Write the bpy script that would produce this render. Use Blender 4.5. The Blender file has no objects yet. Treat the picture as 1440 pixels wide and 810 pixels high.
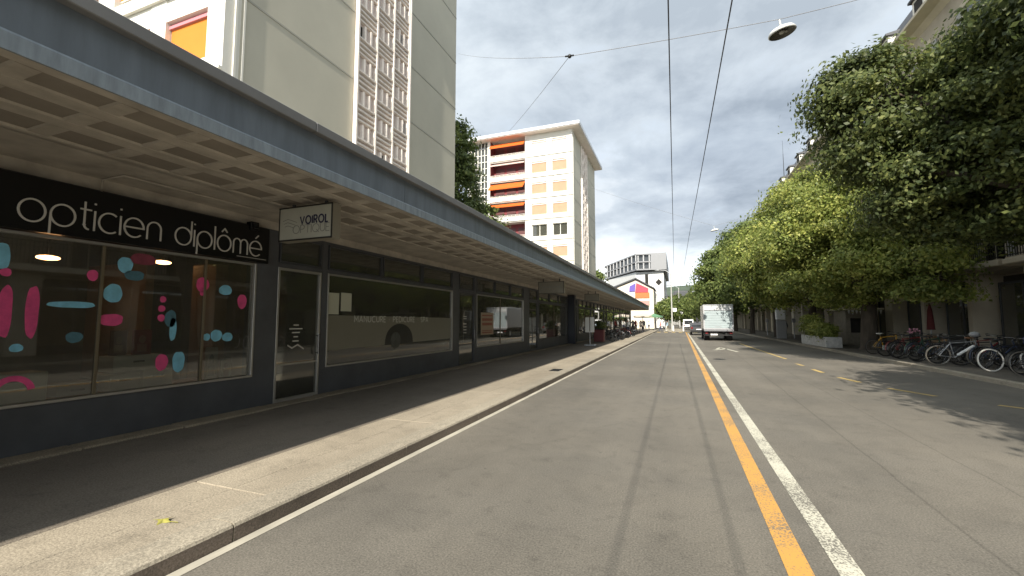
import bpy, math, random
import numpy as np
from mathutils import Vector, Matrix, Euler
R = math.radians
SC = bpy.context.scene
COL = SC.collection
rnd = random.Random(7)

# ------------------------------------------------------------------ camera
cam_data = bpy.data.cameras.new("camera")
cam = bpy.data.objects.new("camera", cam_data); COL.objects.link(cam)
cam_data.sensor_width = 36.0
cam_data.lens = 36.0 * 605.0 / 1440.0
cam_data.clip_start = 0.05; cam_data.clip_end = 5000
cam.location = (0, 0, 1.6)
cam.rotation_euler = Euler((R(90 + 4.442), 0, R(20.923)), 'XYZ')
SC.camera = cam
SC.render.resolution_x, SC.render.resolution_y = 1024, 576

# ------------------------------------------------------------------ sun, sky, exposure
SUN_EL, SUN_AZ = 38.0, 3.8      # azimuth: degrees to the right of straight behind the camera
sun_dir = Vector((math.sin(R(SUN_AZ)) * math.cos(R(SUN_EL)), -math.cos(R(SUN_AZ)) * math.cos(R(SUN_EL)), math.sin(R(SUN_EL))))
sd = bpy.data.lights.new("sun", 'SUN'); sd.energy = 4.0; sd.angle = R(0.53); sd.color = (1.0, 0.93, 0.82)
sun = bpy.data.objects.new("sun", sd); COL.objects.link(sun)
sun.rotation_euler = sun_dir.to_track_quat('Z', 'Y').to_euler()
sun.location = (0, -20, 40)

world = bpy.data.worlds.new("World"); SC.world = world; world.use_nodes = True
def build_world():
    nt = world.node_tree; nt.nodes.clear()
    N, L = nt.nodes.new, nt.links.new
    out = N('ShaderNodeOutputWorld'); bg = N('ShaderNodeBackground'); L(bg.outputs[0], out.inputs[0])
    sky = N('ShaderNodeTexSky'); sky.sky_type = 'NISHITA'; sky.sun_disc = False
    sky.sun_elevation = R(SUN_EL); sky.sun_rotation = R(180 - SUN_AZ)
    sky.air_density = 1.2; sky.dust_density = 1.5
    tc = N('ShaderNodeTexCoord'); sep = N('ShaderNodeSeparateXYZ'); L(tc.outputs['Generated'], sep.inputs[0])
    def M(op, a, b=None, c=None):
        m = N('ShaderNodeMath'); m.operation = op
        for i, v in enumerate((a, b, c)):
            if v is None: continue
            if isinstance(v, (int, float)): m.inputs[i].default_value = v
            else: L(v, m.inputs[i])
        return m.outputs[0]
    zc = M('MAXIMUM', sep.outputs[2], 0.0)
    den = M('ADD', zc, 0.22)
    cx = M('DIVIDE', sep.outputs[0], den); cy = M('DIVIDE', sep.outputs[1], den)
    cmb = N('ShaderNodeCombineXYZ'); L(cx, cmb.inputs[0]); L(cy, cmb.inputs[1])
    def noise(scale, detail, rough, off, dist=0.0):
        mp = N('ShaderNodeMapping'); L(cmb.outputs[0], mp.inputs[0]); mp.inputs['Location'].default_value = off
        n = N('ShaderNodeTexNoise'); L(mp.outputs[0], n.inputs['Vector'])
        n.inputs['Scale'].default_value = scale; n.inputs['Detail'].default_value = detail
        n.inputs['Roughness'].default_value = rough; n.inputs['Distortion'].default_value = dist
        return n.outputs['Fac']
    big = noise(0.8, 3, 0.5, (4.9, 2.2, 0), 0.15)
    fine = noise(3.2, 9, 0.6, (0.4, 5.2, 0), 0.15)
    mix = M('ADD', M('MULTIPLY', big, 0.6), M('MULTIPLY', fine, 0.4))
    # cloud brightness: dark bellies against pale gaps
    cr = N('ShaderNodeValToRGB'); L(mix, cr.inputs[0])
    e = cr.color_ramp.elements
    e[0].position = 0.40; e[0].color = (2.2, 2.52, 2.88, 1)
    e[1].position = 0.60; e[1].color = (4.9, 5.15, 5.25, 1)
    k = e.new(0.47); k.color = (3.05, 3.4, 3.75, 1)
    k = e.new(0.56); k.color = (4.05, 4.4, 4.65, 1)
    # elevation: the lowest few degrees are bright haze, the top lighter, a dark belt between
    er = N('ShaderNodeValToRGB'); L(zc, er.inputs[0])
    ee = er.color_ramp.elements
    ee[0].position = 0.0; ee[0].color = (1.75, 1.7, 1.6, 1)
    ee[1].position = 0.85; ee[1].color = (1.2, 1.2, 1.18, 1)
    for p, v in ((0.07, (1.62, 1.58, 1.5, 1)), (0.14, (1.36, 1.34, 1.3, 1)), (0.22, (0.80, 0.82, 0.86, 1)), (0.36, (0.74, 0.77, 0.82, 1)), (0.52, (1.02, 1.02, 1.02, 1))):
        k = ee.new(p); k.color = v
    mu = N('ShaderNodeMix'); mu.data_type = 'RGBA'; mu.blend_type = 'MULTIPLY'; mu.inputs[0].default_value = 1.0
    mu.clamp_result = False
    L(cr.outputs[0], mu.inputs[6]); L(er.outputs[0], mu.inputs[7])
    # thin places let the clear sky through
    gap = N('ShaderNodeValToRGB'); L(fine, gap.inputs[0])
    gap.color_ramp.elements[0].position = 0.58; gap.color_ramp.elements[0].color = (0, 0, 0, 1)
    gap.color_ramp.elements[1].position = 0.85; gap.color_ramp.elements[1].color = (0.35, 0.35, 0.35, 1)
    mx = N('ShaderNodeMix'); mx.data_type = 'RGBA'; mx.clamp_result = False
    L(gap.outputs[0], mx.inputs[0]); L(mu.outputs[2], mx.inputs[6]); L(sky.outputs[0], mx.inputs[7])
    # the cloud lit by the sun, behind the camera, is brighter
    back = M('MULTIPLY_ADD', M('MAXIMUM', M('MULTIPLY', sep.outputs[1], -1.0), 0.0), 0.9, 1.0)
    sc_ = N('ShaderNodeVectorMath'); sc_.operation = 'SCALE'; L(mx.outputs[2], sc_.inputs[0]); L(back, sc_.inputs['Scale'])
    L(sc_.outputs[0], bg.inputs[0]); bg.inputs[1].default_value = 0.108
build_world()
SC.view_settings.view_transform = 'Standard'; SC.view_settings.look = 'None'
SC.view_settings.gamma = 1.0; SC.view_settings.exposure = 1.06
SC.render.engine = 'CYCLES'
SC.cycles.max_bounces = 8; SC.cycles.transparent_max_bounces = 16

# ------------------------------------------------------------------ materials
MATS = {}
def mat(name, col, rough=0.6, var=0.0, scale=6.0, bump=0.0, bscale=40.0, metal=0.0, spec=0.5, col2=None, emit=0.0, coord='Object', stretch=None):
    if name in MATS: return MATS[name]
    m = bpy.data.materials.new(name); m.use_nodes = True; MATS[name] = m
    nt = m.node_tree; N, L = nt.nodes.new, nt.links.new
    b = nt.nodes['Principled BSDF']
    b.inputs['Roughness'].default_value = rough; b.inputs['Metallic'].default_value = metal
    b.inputs['Specular IOR Level'].default_value = spec
    b.inputs['Base Color'].default_value = (*col, 1)
    if emit:
        b.inputs['Emission Color'].default_value = (*col, 1); b.inputs['Emission Strength'].default_value = emit
    if var or bump:
        tc = N('ShaderNodeTexCoord'); vec = tc.outputs[coord]
        if stretch:
            mp = N('ShaderNodeMapping'); mp.inputs['Scale'].default_value = stretch; L(vec, mp.inputs[0]); vec = mp.outputs[0]
    if var:
        n = N('ShaderNodeTexNoise'); n.inputs['Scale'].default_value = scale; n.inputs['Detail'].default_value = 6; n.inputs['Roughness'].default_value = 0.6
        L(vec, n.inputs['Vector'])
        r = N('ShaderNodeValToRGB'); L(n.outputs['Fac'], r.inputs[0])
        r.color_ramp.elements[0].position = 0.3; r.color_ramp.elements[1].position = 0.7
        c2 = col2 or tuple(c * (1 - var) for c in col)
        r.color_ramp.elements[0].color = (*c2, 1); r.color_ramp.elements[1].color = (*[min(1, c * (1 + var * .5)) for c in col], 1)
        L(r.outputs[0], b.inputs['Base Color'])
    if bump:
        n2 = N('ShaderNodeTexNoise'); n2.inputs['Scale'].default_value = bscale; n2.inputs['Detail'].default_value = 4
        L(vec, n2.inputs['Vector'])
        bp = N('ShaderNodeBump'); bp.inputs['Strength'].default_value = bump; bp.inputs['Distance'].default_value = 0.02
        L(n2.outputs['Fac'], bp.inputs['Height']); L(bp.outputs[0], b.inputs['Normal'])
    return m

def glass_mat(name, tint=(0.75, 0.78, 0.76), boost=1.0, reflect_veil=.07):
    m = bpy.data.materials.new(name); m.use_nodes = True; nt = m.node_tree; nt.nodes.clear()
    N, L = nt.nodes.new, nt.links.new
    o = N('ShaderNodeOutputMaterial'); mx = N('ShaderNodeMixShader'); t = N('ShaderNodeBsdfTransparent'); g = N('ShaderNodeBsdfGlossy')
    t.inputs[0].default_value = (*tint, 1); g.inputs['Roughness'].default_value = 0.015; g.inputs[0].default_value = (.95, .95, .95, 1)
    f = N('ShaderNodeFresnel'); f.inputs[0].default_value = 1.5
    mm = N('ShaderNodeMath'); mm.operation = 'MULTIPLY'; mm.use_clamp = True; L(f.outputs[0], mm.inputs[0]); mm.inputs[1].default_value = boost
    tc = N('ShaderNodeTexCoord'); n = N('ShaderNodeTexNoise'); n.inputs['Scale'].default_value = 0.7; L(tc.outputs['Object'], n.inputs['Vector'])
    bp = N('ShaderNodeBump'); bp.inputs['Strength'].default_value = 0.03; bp.inputs['Distance'].default_value = 0.05; L(n.outputs['Fac'], bp.inputs['Height']); L(bp.outputs[0], g.inputs['Normal'])
    L(mm.outputs[0], mx.inputs[0]); L(t.outputs[0], mx.inputs[1]); L(g.outputs[0], mx.inputs[2]); df = N('ShaderNodeBsdfDiffuse'); df.inputs[0].default_value = (.42, .42, .34, 1); mx2 = N('ShaderNodeMixShader'); mx2.inputs[0].default_value = reflect_veil  # pale diffuse film stands in for reflections missing from the glass
    L(mx.outputs[0], mx2.inputs[1]); L(df.outputs[0], mx2.inputs[2]); L(mx2.outputs[0], o.inputs[0])
    MATS[name] = m; return m

G_SHOP = glass_mat('shop_glass', (0.80, 0.82, 0.80), 1.7)
G_DARK = glass_mat('dark_glass', (0.30, 0.32, 0.32), 1.9, .12)
M_plinth = mat('charcoal_paint', (0.085, 0.090, 0.100), 0.5, var=0.25, scale=2.0, bump=0.05, bscale=60)
M_frame = mat('frame_paint', (0.060, 0.064, 0.072), 0.45, var=0.2, scale=3)
M_alu = mat('aluminium_trim', (0.42, 0.41, 0.38), 0.38, metal=0.6)
M_mull = mat('brass_mullion', (0.16, 0.13, 0.08), 0.5)
M_black = mat('black_panel', (0.006, 0.006, 0.0065), 0.28)
M_letter = mat('letter_metal', (0.60, 0.58, 0.53), 0.45)
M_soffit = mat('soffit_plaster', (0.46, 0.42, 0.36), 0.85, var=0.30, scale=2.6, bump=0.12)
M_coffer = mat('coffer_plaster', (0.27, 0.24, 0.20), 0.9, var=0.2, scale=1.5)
M_fascia = mat('fascia_metal', (0.175, 0.205, 0.24), 0.45, var=0.22, scale=2.2, stretch=(1, 2.5, .35), spec=0.4)
M_fascia_lit = mat('fascia_lower_lit', (0.29, 0.335, 0.375), 0.45, var=0.3, scale=4, stretch=(1, 3, .5))  # paler fascia colour standing for light on its lower strip
M_flash = mat('flashing_metal', (0.20, 0.20, 0.20), 0.5, var=0.2, scale=1.0, metal=0.2)
M_gravel = mat('roof_gravel', (0.30, 0.29, 0.27), 0.95, var=0.3, scale=30)
M_gable = mat('gable_render', (0.50, 0.475, 0.385), 0.9, var=0.09, scale=0.35, bump=0.06, bscale=25)
M_joint = mat('panel_joint', (0.36, 0.35, 0.30), 0.9)
M_white = mat('white_render', (0.70, 0.68, 0.61), 0.75, var=0.05, scale=1.0)
M_cream = mat('cream_concrete', (0.80, 0.73, 0.66), 0.8, var=0.08, scale=2)
M_hshade = mat('louvre_shade', (0.70, 0.60, 0.55), 0.8, var=0.1, scale=2)  # recess shade behind the louvre fins put into the colour
M_orange = mat('orange_blind', (0.64, 0.20, 0.03), 0.7, var=0.05, scale=1.5, spec=.2)
M_apricot = mat('apricot_blind', (0.42, 0.275, 0.18), 0.7, var=0.08, scale=2, spec=.2)
M_awning = mat('orange_awning', (0.60, 0.115, 0.018), 0.75, var=0.05, spec=.2)
M_maroon = mat('maroon_recess', (0.20, 0.035, 0.04), 0.7, var=0.15)
M_pinkish = mat('blind_box', (0.50, 0.20, 0.22), 0.6)
M_dark = mat('dark_interior', (0.02, 0.018, 0.015), 0.9)
M_int = mat('interior_wall', (0.20, 0.16, 0.11), 0.9, var=0.5, scale=1.3)
M_intfl = mat('interior_floor', (0.14, 0.10, 0.07), 0.5, var=0.3, scale=2)
M_wood = mat('display_wood', (0.36, 0.21, 0.09), 0.5, var=0.25, scale=3)
M_pink = mat('pink_paint', (0.80, 0.09, 0.28), 0.6, var=0.25, scale=9)
M_blue = mat('blue_paint', (0.24, 0.60, 0.80), 0.6, var=0.25, scale=9)
M_paper = mat('paper', (0.52, 0.53, 0.42), 0.8)
M_film = mat('frosted_film', (0.205, 0.195, 0.15), 0.3, var=0.12, scale=.6, spec=.6)
M_filmdark = mat('film_dark', (0.018, 0.019, 0.017), 0.35, var=0.5, scale=3)
M_rubber = mat('rubber', (0.018, 0.018, 0.018), 0.75)
M_chrome = mat('bright_metal', (0.20, 0.20, 0.20), 0.25, metal=1.0)
M_steel = mat('galvanised_steel', (0.42, 0.43, 0.44), 0.45, metal=0.5, var=.1)
M_cable = mat('cable', (0.075, 0.075, 0.08), 0.7)
M_span = mat('span_cable', (0.20, 0.20, 0.205), 0.8)
M_stone = mat('limestone', (0.42, 0.37, 0.29), 0.85, var=0.18, scale=.8, bump=.1)
M_stone2 = mat('dressed_stone', (0.55, 0.49, 0.38), 0.85, var=0.12, scale=1.2)
M_slate = mat('slate_roof', (0.055, 0.058, 0.065), 0.6, var=0.3, scale=8, bump=.2, bscale=20)
M_iron = mat('wrought_iron', (0.012, 0.012, 0.012), 0.5)
M_bark = mat('bark', (0.085, 0.068, 0.05), 0.95, var=0.5, scale=5, bump=.6, bscale=14, stretch=(1, 1, .25))
M_shutter = mat('grey_shutter', (0.34, 0.34, 0.32), 0.7)

def asphalt(name, base, dark, dark_lines=()):
    m = bpy.data.materials.new(name); m.use_nodes = True; nt = m.node_tree; N, L = nt.nodes.new, nt.links.new
    b = nt.nodes['Principled BSDF']; b.inputs['Roughness'].default_value = 0.82; b.inputs['Specular IOR Level'].default_value = 0.35
    tc = N('ShaderNodeTexCoord'); co = tc.outputs['Object']
    def noise(s, d=5, rg=.6, st=None, dist=0):
        v = co
        if st:
            mp = N('ShaderNodeMapping'); mp.inputs['Scale'].default_value = st; L(co, mp.inputs[0]); v = mp.outputs[0]
        n = N('ShaderNodeTexNoise'); n.inputs['Scale'].default_value = s; n.inputs['Detail'].default_value = d; n.inputs['Roughness'].default_value = rg
        n.inputs['Distortion'].default_value = dist
        L(v, n.inputs['Vector']); return n.outputs['Fac']
    def ramp(f, p0, p1, c0, c1):
        r = N('ShaderNodeValToRGB'); L(f, r.inputs[0]); r.color_ramp.elements[0].position = p0; r.color_ramp.elements[1].position = p1
        r.color_ramp.elements[0].color = (*c0, 1) if isinstance(c0, tuple) else (c0, c0, c0, 1)
        r.color_ramp.elements[1].color = (*c1, 1) if isinstance(c1, tuple) else (c1, c1, c1, 1); return r.outputs[0]
    def mul(a, c):
        mx = N('ShaderNodeMix'); mx.data_type = 'RGBA'; mx.blend_type = 'MULTIPLY'; mx.inputs[0].default_value = 1; L(a, mx.inputs[6]); L(c, mx.inputs[7]); return mx.outputs[2]
    c = ramp(noise(0.45, 5, .6), 0.3, 0.7, dark, base)
    c = mul(c, ramp(noise(.9, 5, .6, (1.3, .12, 1)), 0.32, 0.66, 0.88, 1.06))       # worn along the traffic
    c = mul(c, ramp(noise(70, 3, .7), 0.3, 0.72, 0.55, 1.42))                          # aggregate
    c = mul(c, ramp(noise(5, 7, .7), 0.28, 0.46, 0.76, 1.0))
    c = mul(c, ramp(noise(1.7, 6, .65, None, .8), 0.36, 0.52, 0.91, 1.0))
    vo = N('ShaderNodeTexVoronoi'); vo.inputs['Scale'].default_value = 1.7; L(co, vo.inputs['Vector'])
    c = mul(c, ramp(vo.outputs['Distance'], 0.018, 0.035, 0.6, 1.0))                   # small spots
    c = mul(c, ramp(noise(.18, 3, .55), 0.38, 0.60, 0.86, 1.08))
    vo2 = N('ShaderNodeTexVoronoi'); vo2.feature = 'DISTANCE_TO_EDGE'; vo2.inputs['Scale'].default_value = .16
    mpx = N('ShaderNodeMapping'); mpx.inputs['Scale'].default_value = (1, .45, 1); wn = N('ShaderNodeTexNoise'); wn.inputs['Scale'].default_value = 1.3; wn.inputs['Detail'].default_value = 5; L(co, wn.inputs['Vector'])
    ad = N('ShaderNodeVectorMath'); ad.operation = 'MULTIPLY_ADD'; L(wn.outputs['Color'], ad.inputs[0]); ad.inputs[1].default_value = (.9, .9, .9); L(co, ad.inputs[2]); L(ad.outputs[0], mpx.inputs[0]); L(mpx.outputs[0], vo2.inputs['Vector'])
    c = mul(c, ramp(vo2.outputs['Distance'], 0.0004, 0.0014, 0.90, 1.0))
    if dark_lines:
        sx = N('ShaderNodeSeparateXYZ'); L(co, sx.inputs[0])
        wob = noise(0.35, 3, .6, (0, 1, 0)); wob2 = noise(9, 3, .6)
        for (x0, slope, w, dk) in dark_lines:
            def M(op, a, b_=None, c_=None):
                mm = N('ShaderNodeMath'); mm.operation = op
                for i, v in enumerate((a, b_, c_)):
                    if v is None: continue
                    if isinstance(v, (int, float)): mm.inputs[i].default_value = v
                    else: L(v, mm.inputs[i])
                return mm.outputs[0]
            d = M('SUBTRACT', sx.outputs[0], M('MULTIPLY_ADD', sx.outputs[1], slope, x0))
            d = M('ADD', d, M('MULTIPLY_ADD', wob, 0.12, -0.06)); d = M('ADD', d, M('MULTIPLY_ADD', wob2, 0.03, -0.015))
            d = M('ABSOLUTE', d)
            c = mul(c, ramp(d, w * .5, w * 1.8, dk, 1.0))
    L(c, b.inputs['Base Color'])
    bp = N('ShaderNodeBump'); bp.inputs['Strength'].default_value = 0.35; bp.inputs['Distance'].default_value = 0.008
    L(noise(110, 2, .6), bp.inputs['Height']); L(bp.outputs[0], b.inputs['Normal'])
    MATS[name] = m; return m
M_road = asphalt('road_asphalt', (0.164, 0.148, 0.121), (0.128, 0.118, 0.100), dark_lines=((1.85, 0.035, .010, .74), (2.75, 0.03, .009, .76)))  # two thin wavering dark lines along the right lane
M_pave = asphalt('pavement_asphalt', (0.185, 0.158, 0.125), (0.14, 0.12, 0.096))  # darker than the slabs, canopy shade put into the tone
M_slab = asphalt('pavement_slab', (0.345, 0.30, 0.23), (0.265, 0.228, 0.172))
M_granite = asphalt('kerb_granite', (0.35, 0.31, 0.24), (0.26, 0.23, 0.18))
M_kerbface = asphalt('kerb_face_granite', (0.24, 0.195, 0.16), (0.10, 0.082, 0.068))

def paint_mat(name, col, wear=0.42):
    m = bpy.data.materials.new(name); m.use_nodes = True; nt = m.node_tree; N, L = nt.nodes.new, nt.links.new
    b = nt.nodes['Principled BSDF']; b.inputs['Roughness'].default_value = 0.7
    tc = N('ShaderNodeTexCoord')
    n = N('ShaderNodeTexNoise'); n.inputs['Scale'].default_value = 60; n.inputs['Detail'].default_value = 3; n.inputs['Roughness'].default_value = .75; L(tc.outputs['Object'], n.inputs['Vector'])
    n2 = N('ShaderNodeTexNoise'); n2.inputs['Scale'].default_value = 1.6; n2.inputs['Detail'].default_value = 3; L(tc.outputs['Object'], n2.inputs['Vector'])
    a = N('ShaderNodeMath'); a.operation = 'MULTIPLY_ADD'; L(n2.outputs['Fac'], a.inputs[0]); a.inputs[1].default_value = .45; L(n.outputs['Fac'], a.inputs[2])
    r = N('ShaderNodeValToRGB'); L(a.outputs[0], r.inputs[0]); e = r.color_ramp.elements
    e[0].position = wear + .12; e[0].color = (.13, .12, .10, 1); e[1].position = wear + .22; e[1].color = (*col, 1)
    L(r.outputs[0], b.inputs['Base Color']); MATS[name] = m; return m
M_yline = paint_mat('yellow_road_paint', (0.50, 0.265, 0.06), .48)
M_wline = paint_mat('white_road_paint', (0.50, 0.48, 0.39), .50)
M_ydash = paint_mat('faded_yellow_paint', (0.48, 0.34, 0.11), .50)

def leaf_mat(name, c1, c2, c3):
    m = bpy.data.materials.new(name); m.use_nodes = True; nt = m.node_tree; nt.nodes.clear(); N, L = nt.nodes.new, nt.links.new
    o = N('ShaderNodeOutputMaterial'); g = N('ShaderNodeNewGeometry'); r = N('ShaderNodeValToRGB'); L(g.outputs['Random Per Island'], r.inputs[0])
    e = r.color_ramp.elements; e[0].color = (*c1, 1); e[1].color = (*c3, 1); k = e.new(.55); k.color = (*c2, 1)
    tc = N('ShaderNodeTexCoord'); n = N('ShaderNodeTexNoise'); n.inputs['Scale'].default_value = .8; n.inputs['Detail'].default_value = 3; L(tc.outputs['Object'], n.inputs['Vector'])
    hs = N('ShaderNodeHueSaturation'); L(r.outputs[0], hs.inputs['Color'])
    mr = N('ShaderNodeMapRange'); L(n.outputs['Fac'], mr.inputs[0]); mr.inputs[1].default_value = .3; mr.inputs[2].default_value = .7; mr.inputs[3].default_value = .5; mr.inputs[4].default_value = 1.5
    L(mr.outputs[0], hs.inputs['Value'])
    mr2 = N('ShaderNodeMapRange'); L(n.outputs['Fac'], mr2.inputs[0]); mr2.inputs[1].default_value = .3; mr2.inputs[2].default_value = .7; mr2.inputs[3].default_value = .515; mr2.inputs[4].default_value = .485
    L(mr2.outputs[0], hs.inputs['Hue'])
    p = N('ShaderNodeBsdfPrincipled'); p.inputs['Roughness'].default_value = .5; p.inputs['Specular IOR Level'].default_value = .35; L(hs.outputs[0], p.inputs['Base Color'])
    t = N('ShaderNodeBsdfTranslucent'); L(hs.outputs[0], t.inputs[0]); mx = N('ShaderNodeMixShader'); mx.inputs[0].default_value = .42
    L(p.outputs[0], mx.inputs[1]); L(t.outputs[0], mx.inputs[2]); L(mx.outputs[0], o.inputs[0]); MATS[name] = m; return m
M_leafdark = leaf_mat('plane_leaves', (0.065, 0.090, 0.030), (0.105, 0.132, 0.040), (0.18, 0.20, 0.06))
M_leafbright = leaf_mat('lime_leaves', (0.14, 0.185, 0.040), (0.235, 0.28, 0.065), (0.38, 0.39, 0.11))
M_leafmid = leaf_mat('mid_leaves', (0.085, 0.122, 0.035), (0.14, 0.185, 0.05), (0.22, 0.26, 0.08))

# ------------------------------------------------------------------ mesh helpers
class MB:
    def __init__(s): s.v = []; s.f = []; s.m = []; s.sm = []
    def add(s, vs, fs, m=0, smooth=False):
        o = len(s.v); s.v += [tuple(v) for v in vs]
        for f in fs: s.f.append(tuple(i + o for i in f)); s.m.append(m); s.sm.append(smooth)
        return s
    def box(s, a, b, m=0):
        x0, y0, z0 = [min(p, q) for p, q in zip(a, b)]; x1, y1, z1 = [max(p, q) for p, q in zip(a, b)]
        return s.add([(x0, y0, z0), (x1, y0, z0), (x1, y1, z0), (x0, y1, z0), (x0, y0, z1), (x1, y0, z1), (x1, y1, z1), (x0, y1, z1)],
                     [(3, 2, 1, 0), (4, 5, 6, 7), (0, 1, 5, 4), (1, 2, 6, 5), (2, 3, 7, 6), (3, 0, 4, 7)], m)
    def cbox(s, a, b, c=0.01, m=0):
        """box with chamfered vertical and horizontal edges"""
        x0, y0, z0 = [min(p, q) for p, q in zip(a, b)]; x1, y1, z1 = [max(p, q) for p, q in zip(a, b)]
        c = min(c, (x1 - x0) * .45, (y1 - y0) * .45, (z1 - z0) * .45)
        def ring(z, i): return [(x0 + c, y0 + i, z), (x1 - c, y0 + i, z), (x1 - i, y0 + c, z), (x1 - i, y1 - c, z), (x1 - c, y1 - i, z), (x0 + c, y1 - i, z), (x0 + i, y1 - c, z), (x0 + i, y0 + c, z)]
        rs = [ring(z0, c * .999), ring(z0 + c, 0), ring(z1 - c, 0), ring(z1, c * .999)]
        vs = [p for r in rs for p in r]; fs = [tuple(range(7, -1, -1)), tuple(range(24, 32))]
        for k in range(3):
            for i in range(8):
                j = (i + 1) % 8; fs.append((k * 8 + i, k * 8 + j, (k + 1) * 8 + j, (k + 1) * 8 + i))
        return s.add(vs, fs, m)
    def quad(s, pts, m=0): return s.add(pts, [tuple(range(len(pts)))], m)
    def prism(s, poly, z0, z1, m=0, axis='z', smooth=False):
        n = len(poly)
        def P(p, t): return (p[0], p[1], t) if axis == 'z' else ((p[0], t, p[1]) if axis == 'y' else (t, p[0], p[1]))
        vs = [P(p, z0) for p in poly] + [P(p, z1) for p in poly]
        fs = [tuple(range(n - 1, -1, -1)), tuple(range(n, 2 * n))]
        s.add(vs, fs, m)
        return s.add(vs, [(i, (i + 1) % n, n + (i + 1) % n, n + i) for i in range(n)], m, smooth)
    def tube(s, pts, r, n=8, m=0, cap=True, smooth=True):
        pts = [Vector(p) for p in pts]; k = len(pts); rs = r if isinstance(r, (list, tuple)) else [r] * k
        vs = []; up = None
        for i, p in enumerate(pts):
            t = (pts[min(i + 1, k - 1)] - pts[max(i - 1, 0)]).normalized()
            if up is None:
                up = Vector((0, 0, 1)) if abs(t.z) < .9 else Vector((1, 0, 0))
            a = t.cross(up).normalized(); b_ = a.cross(t).normalized(); up = b_
            for j in range(n):
                an = 2 * math.pi * j / n; vs.append(p + (a * math.cos(an) + b_ * math.sin(an)) * rs[i])
        fs = [(i * n + j, i * n + (j + 1) % n, (i + 1) * n + (j + 1) % n, (i + 1) * n + j) for i in range(k - 1) for j in range(n)]
        s.add(vs, fs, m, smooth)
        if cap: s.add(vs[:n], [tuple(range(n - 1, -1, -1))], m); s.add(vs[-n:], [tuple(range(n))], m)
        return s
    def torus(s, c, R_, r, ax=1, n=28, k=8, m=0, arc=None):
        c = Vector(c); a0, a1 = arc or (0, 2 * math.pi); closed = arc is None; cnt = n if closed else n + 1
        vs = []
        for i in range(cnt):
            a = a0 + (a1 - a0) * i / n
            for j in range(k):
                t = 2 * math.pi * j / k; rr = R_ + r * math.cos(t); h = r * math.sin(t)
                p = [rr * math.cos(a), rr * math.sin(a)]
                v = (p[0], h, p[1]) if ax == 1 else ((h, p[0], p[1]) if ax == 0 else (p[0], p[1], h))
                vs.append(c + Vector(v))
        fs = []
        for i in range(n if closed else n):
            for j in range(k):
                i2 = (i + 1) % cnt; fs.append((i * k + j, i * k + (j + 1) % k, i2 * k + (j + 1) % k, i2 * k + j))
        return s.add(vs, fs, m, True)
    def sphere(s, c, r, n=12, k=8, m=0):
        r = r if isinstance(r, (list, tuple)) else (r, r, r); vs = [(c[0], c[1], c[2] - r[2])]
        for i in range(1, k):
            t = math.pi * i / k
            for j in range(n):
                a = 2 * math.pi * j / n; vs.append((c[0] + r[0] * math.sin(t) * math.cos(a), c[1] + r[1] * math.sin(t) * math.sin(a), c[2] - r[2] * math.cos(t)))
        vs.append((c[0], c[1], c[2] + r[2])); fs = [(0, 1 + (j + 1) % n, 1 + j) for j in range(n)]
        for i in range(k - 2):
            for j in range(n): fs.append((1 + i * n + j, 1 + i * n + (j + 1) % n, 1 + (i + 1) * n + (j + 1) % n, 1 + (i + 1) * n + j))
        b = 1 + (k - 2) * n; e = len(vs) - 1; fs += [(b + j, b + (j + 1) % n, e) for j in range(n)]
        return s.add(vs, fs, m, True)
    def mesh(s, name, mats):
        me = bpy.data.meshes.new(name); me.from_pydata(s.v, [], s.f)
        for m in (mats if isinstance(mats, (list, tuple)) else [mats]): me.materials.append(m)
        me.polygons.foreach_set('material_index', s.m); me.polygons.foreach_set('use_smooth', s.sm); me.update(); return me
def tag(o, label=None, cat=None, group=None, kind=None):
    if label: o['label'] = label
    if cat: o['category'] = cat
    if group: o['group'] = group
    if kind: o['kind'] = kind
    return o
def root(name, loc, label, cat, group=None, rz=0.0):
    o = bpy.data.objects.new(name, None); COL.objects.link(o); o.location = loc; o.rotation_euler = (0, 0, rz)
    o.empty_display_size = .2; return tag(o, label, cat, group)
def part(name, mb, mats, parent=None, world_coords=False, label=None):
    """link one mesh; world_coords: the mesh is in world coordinates and the parent is an unrotated thing root"""
    me = mb if isinstance(mb, bpy.types.Mesh) else mb.mesh(name, mats)
    o = bpy.data.objects.new(name, me); COL.objects.link(o)
    if parent is not None:
        o.parent = parent
        if world_coords and parent.parent is None: o.location = -Vector(parent.location)
    if label: o['label'] = label
    return o
def single(name, mb, mats, label, cat, group=None, kind=None): return tag(part(name, mb, mats), label, cat, group, kind)
def kids(o): return [c for c in bpy.data.objects if c.parent == o]
def copy_tree(o, parent=None, loc=None, rz=None):
    c = o.copy(); COL.objects.link(c); c.parent = parent
    if loc is not None: c.location = loc
    if rz is not None: c.rotation_euler = (0, 0, rz)
    for ch in kids(o): copy_tree(ch, c)
    return c

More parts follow.
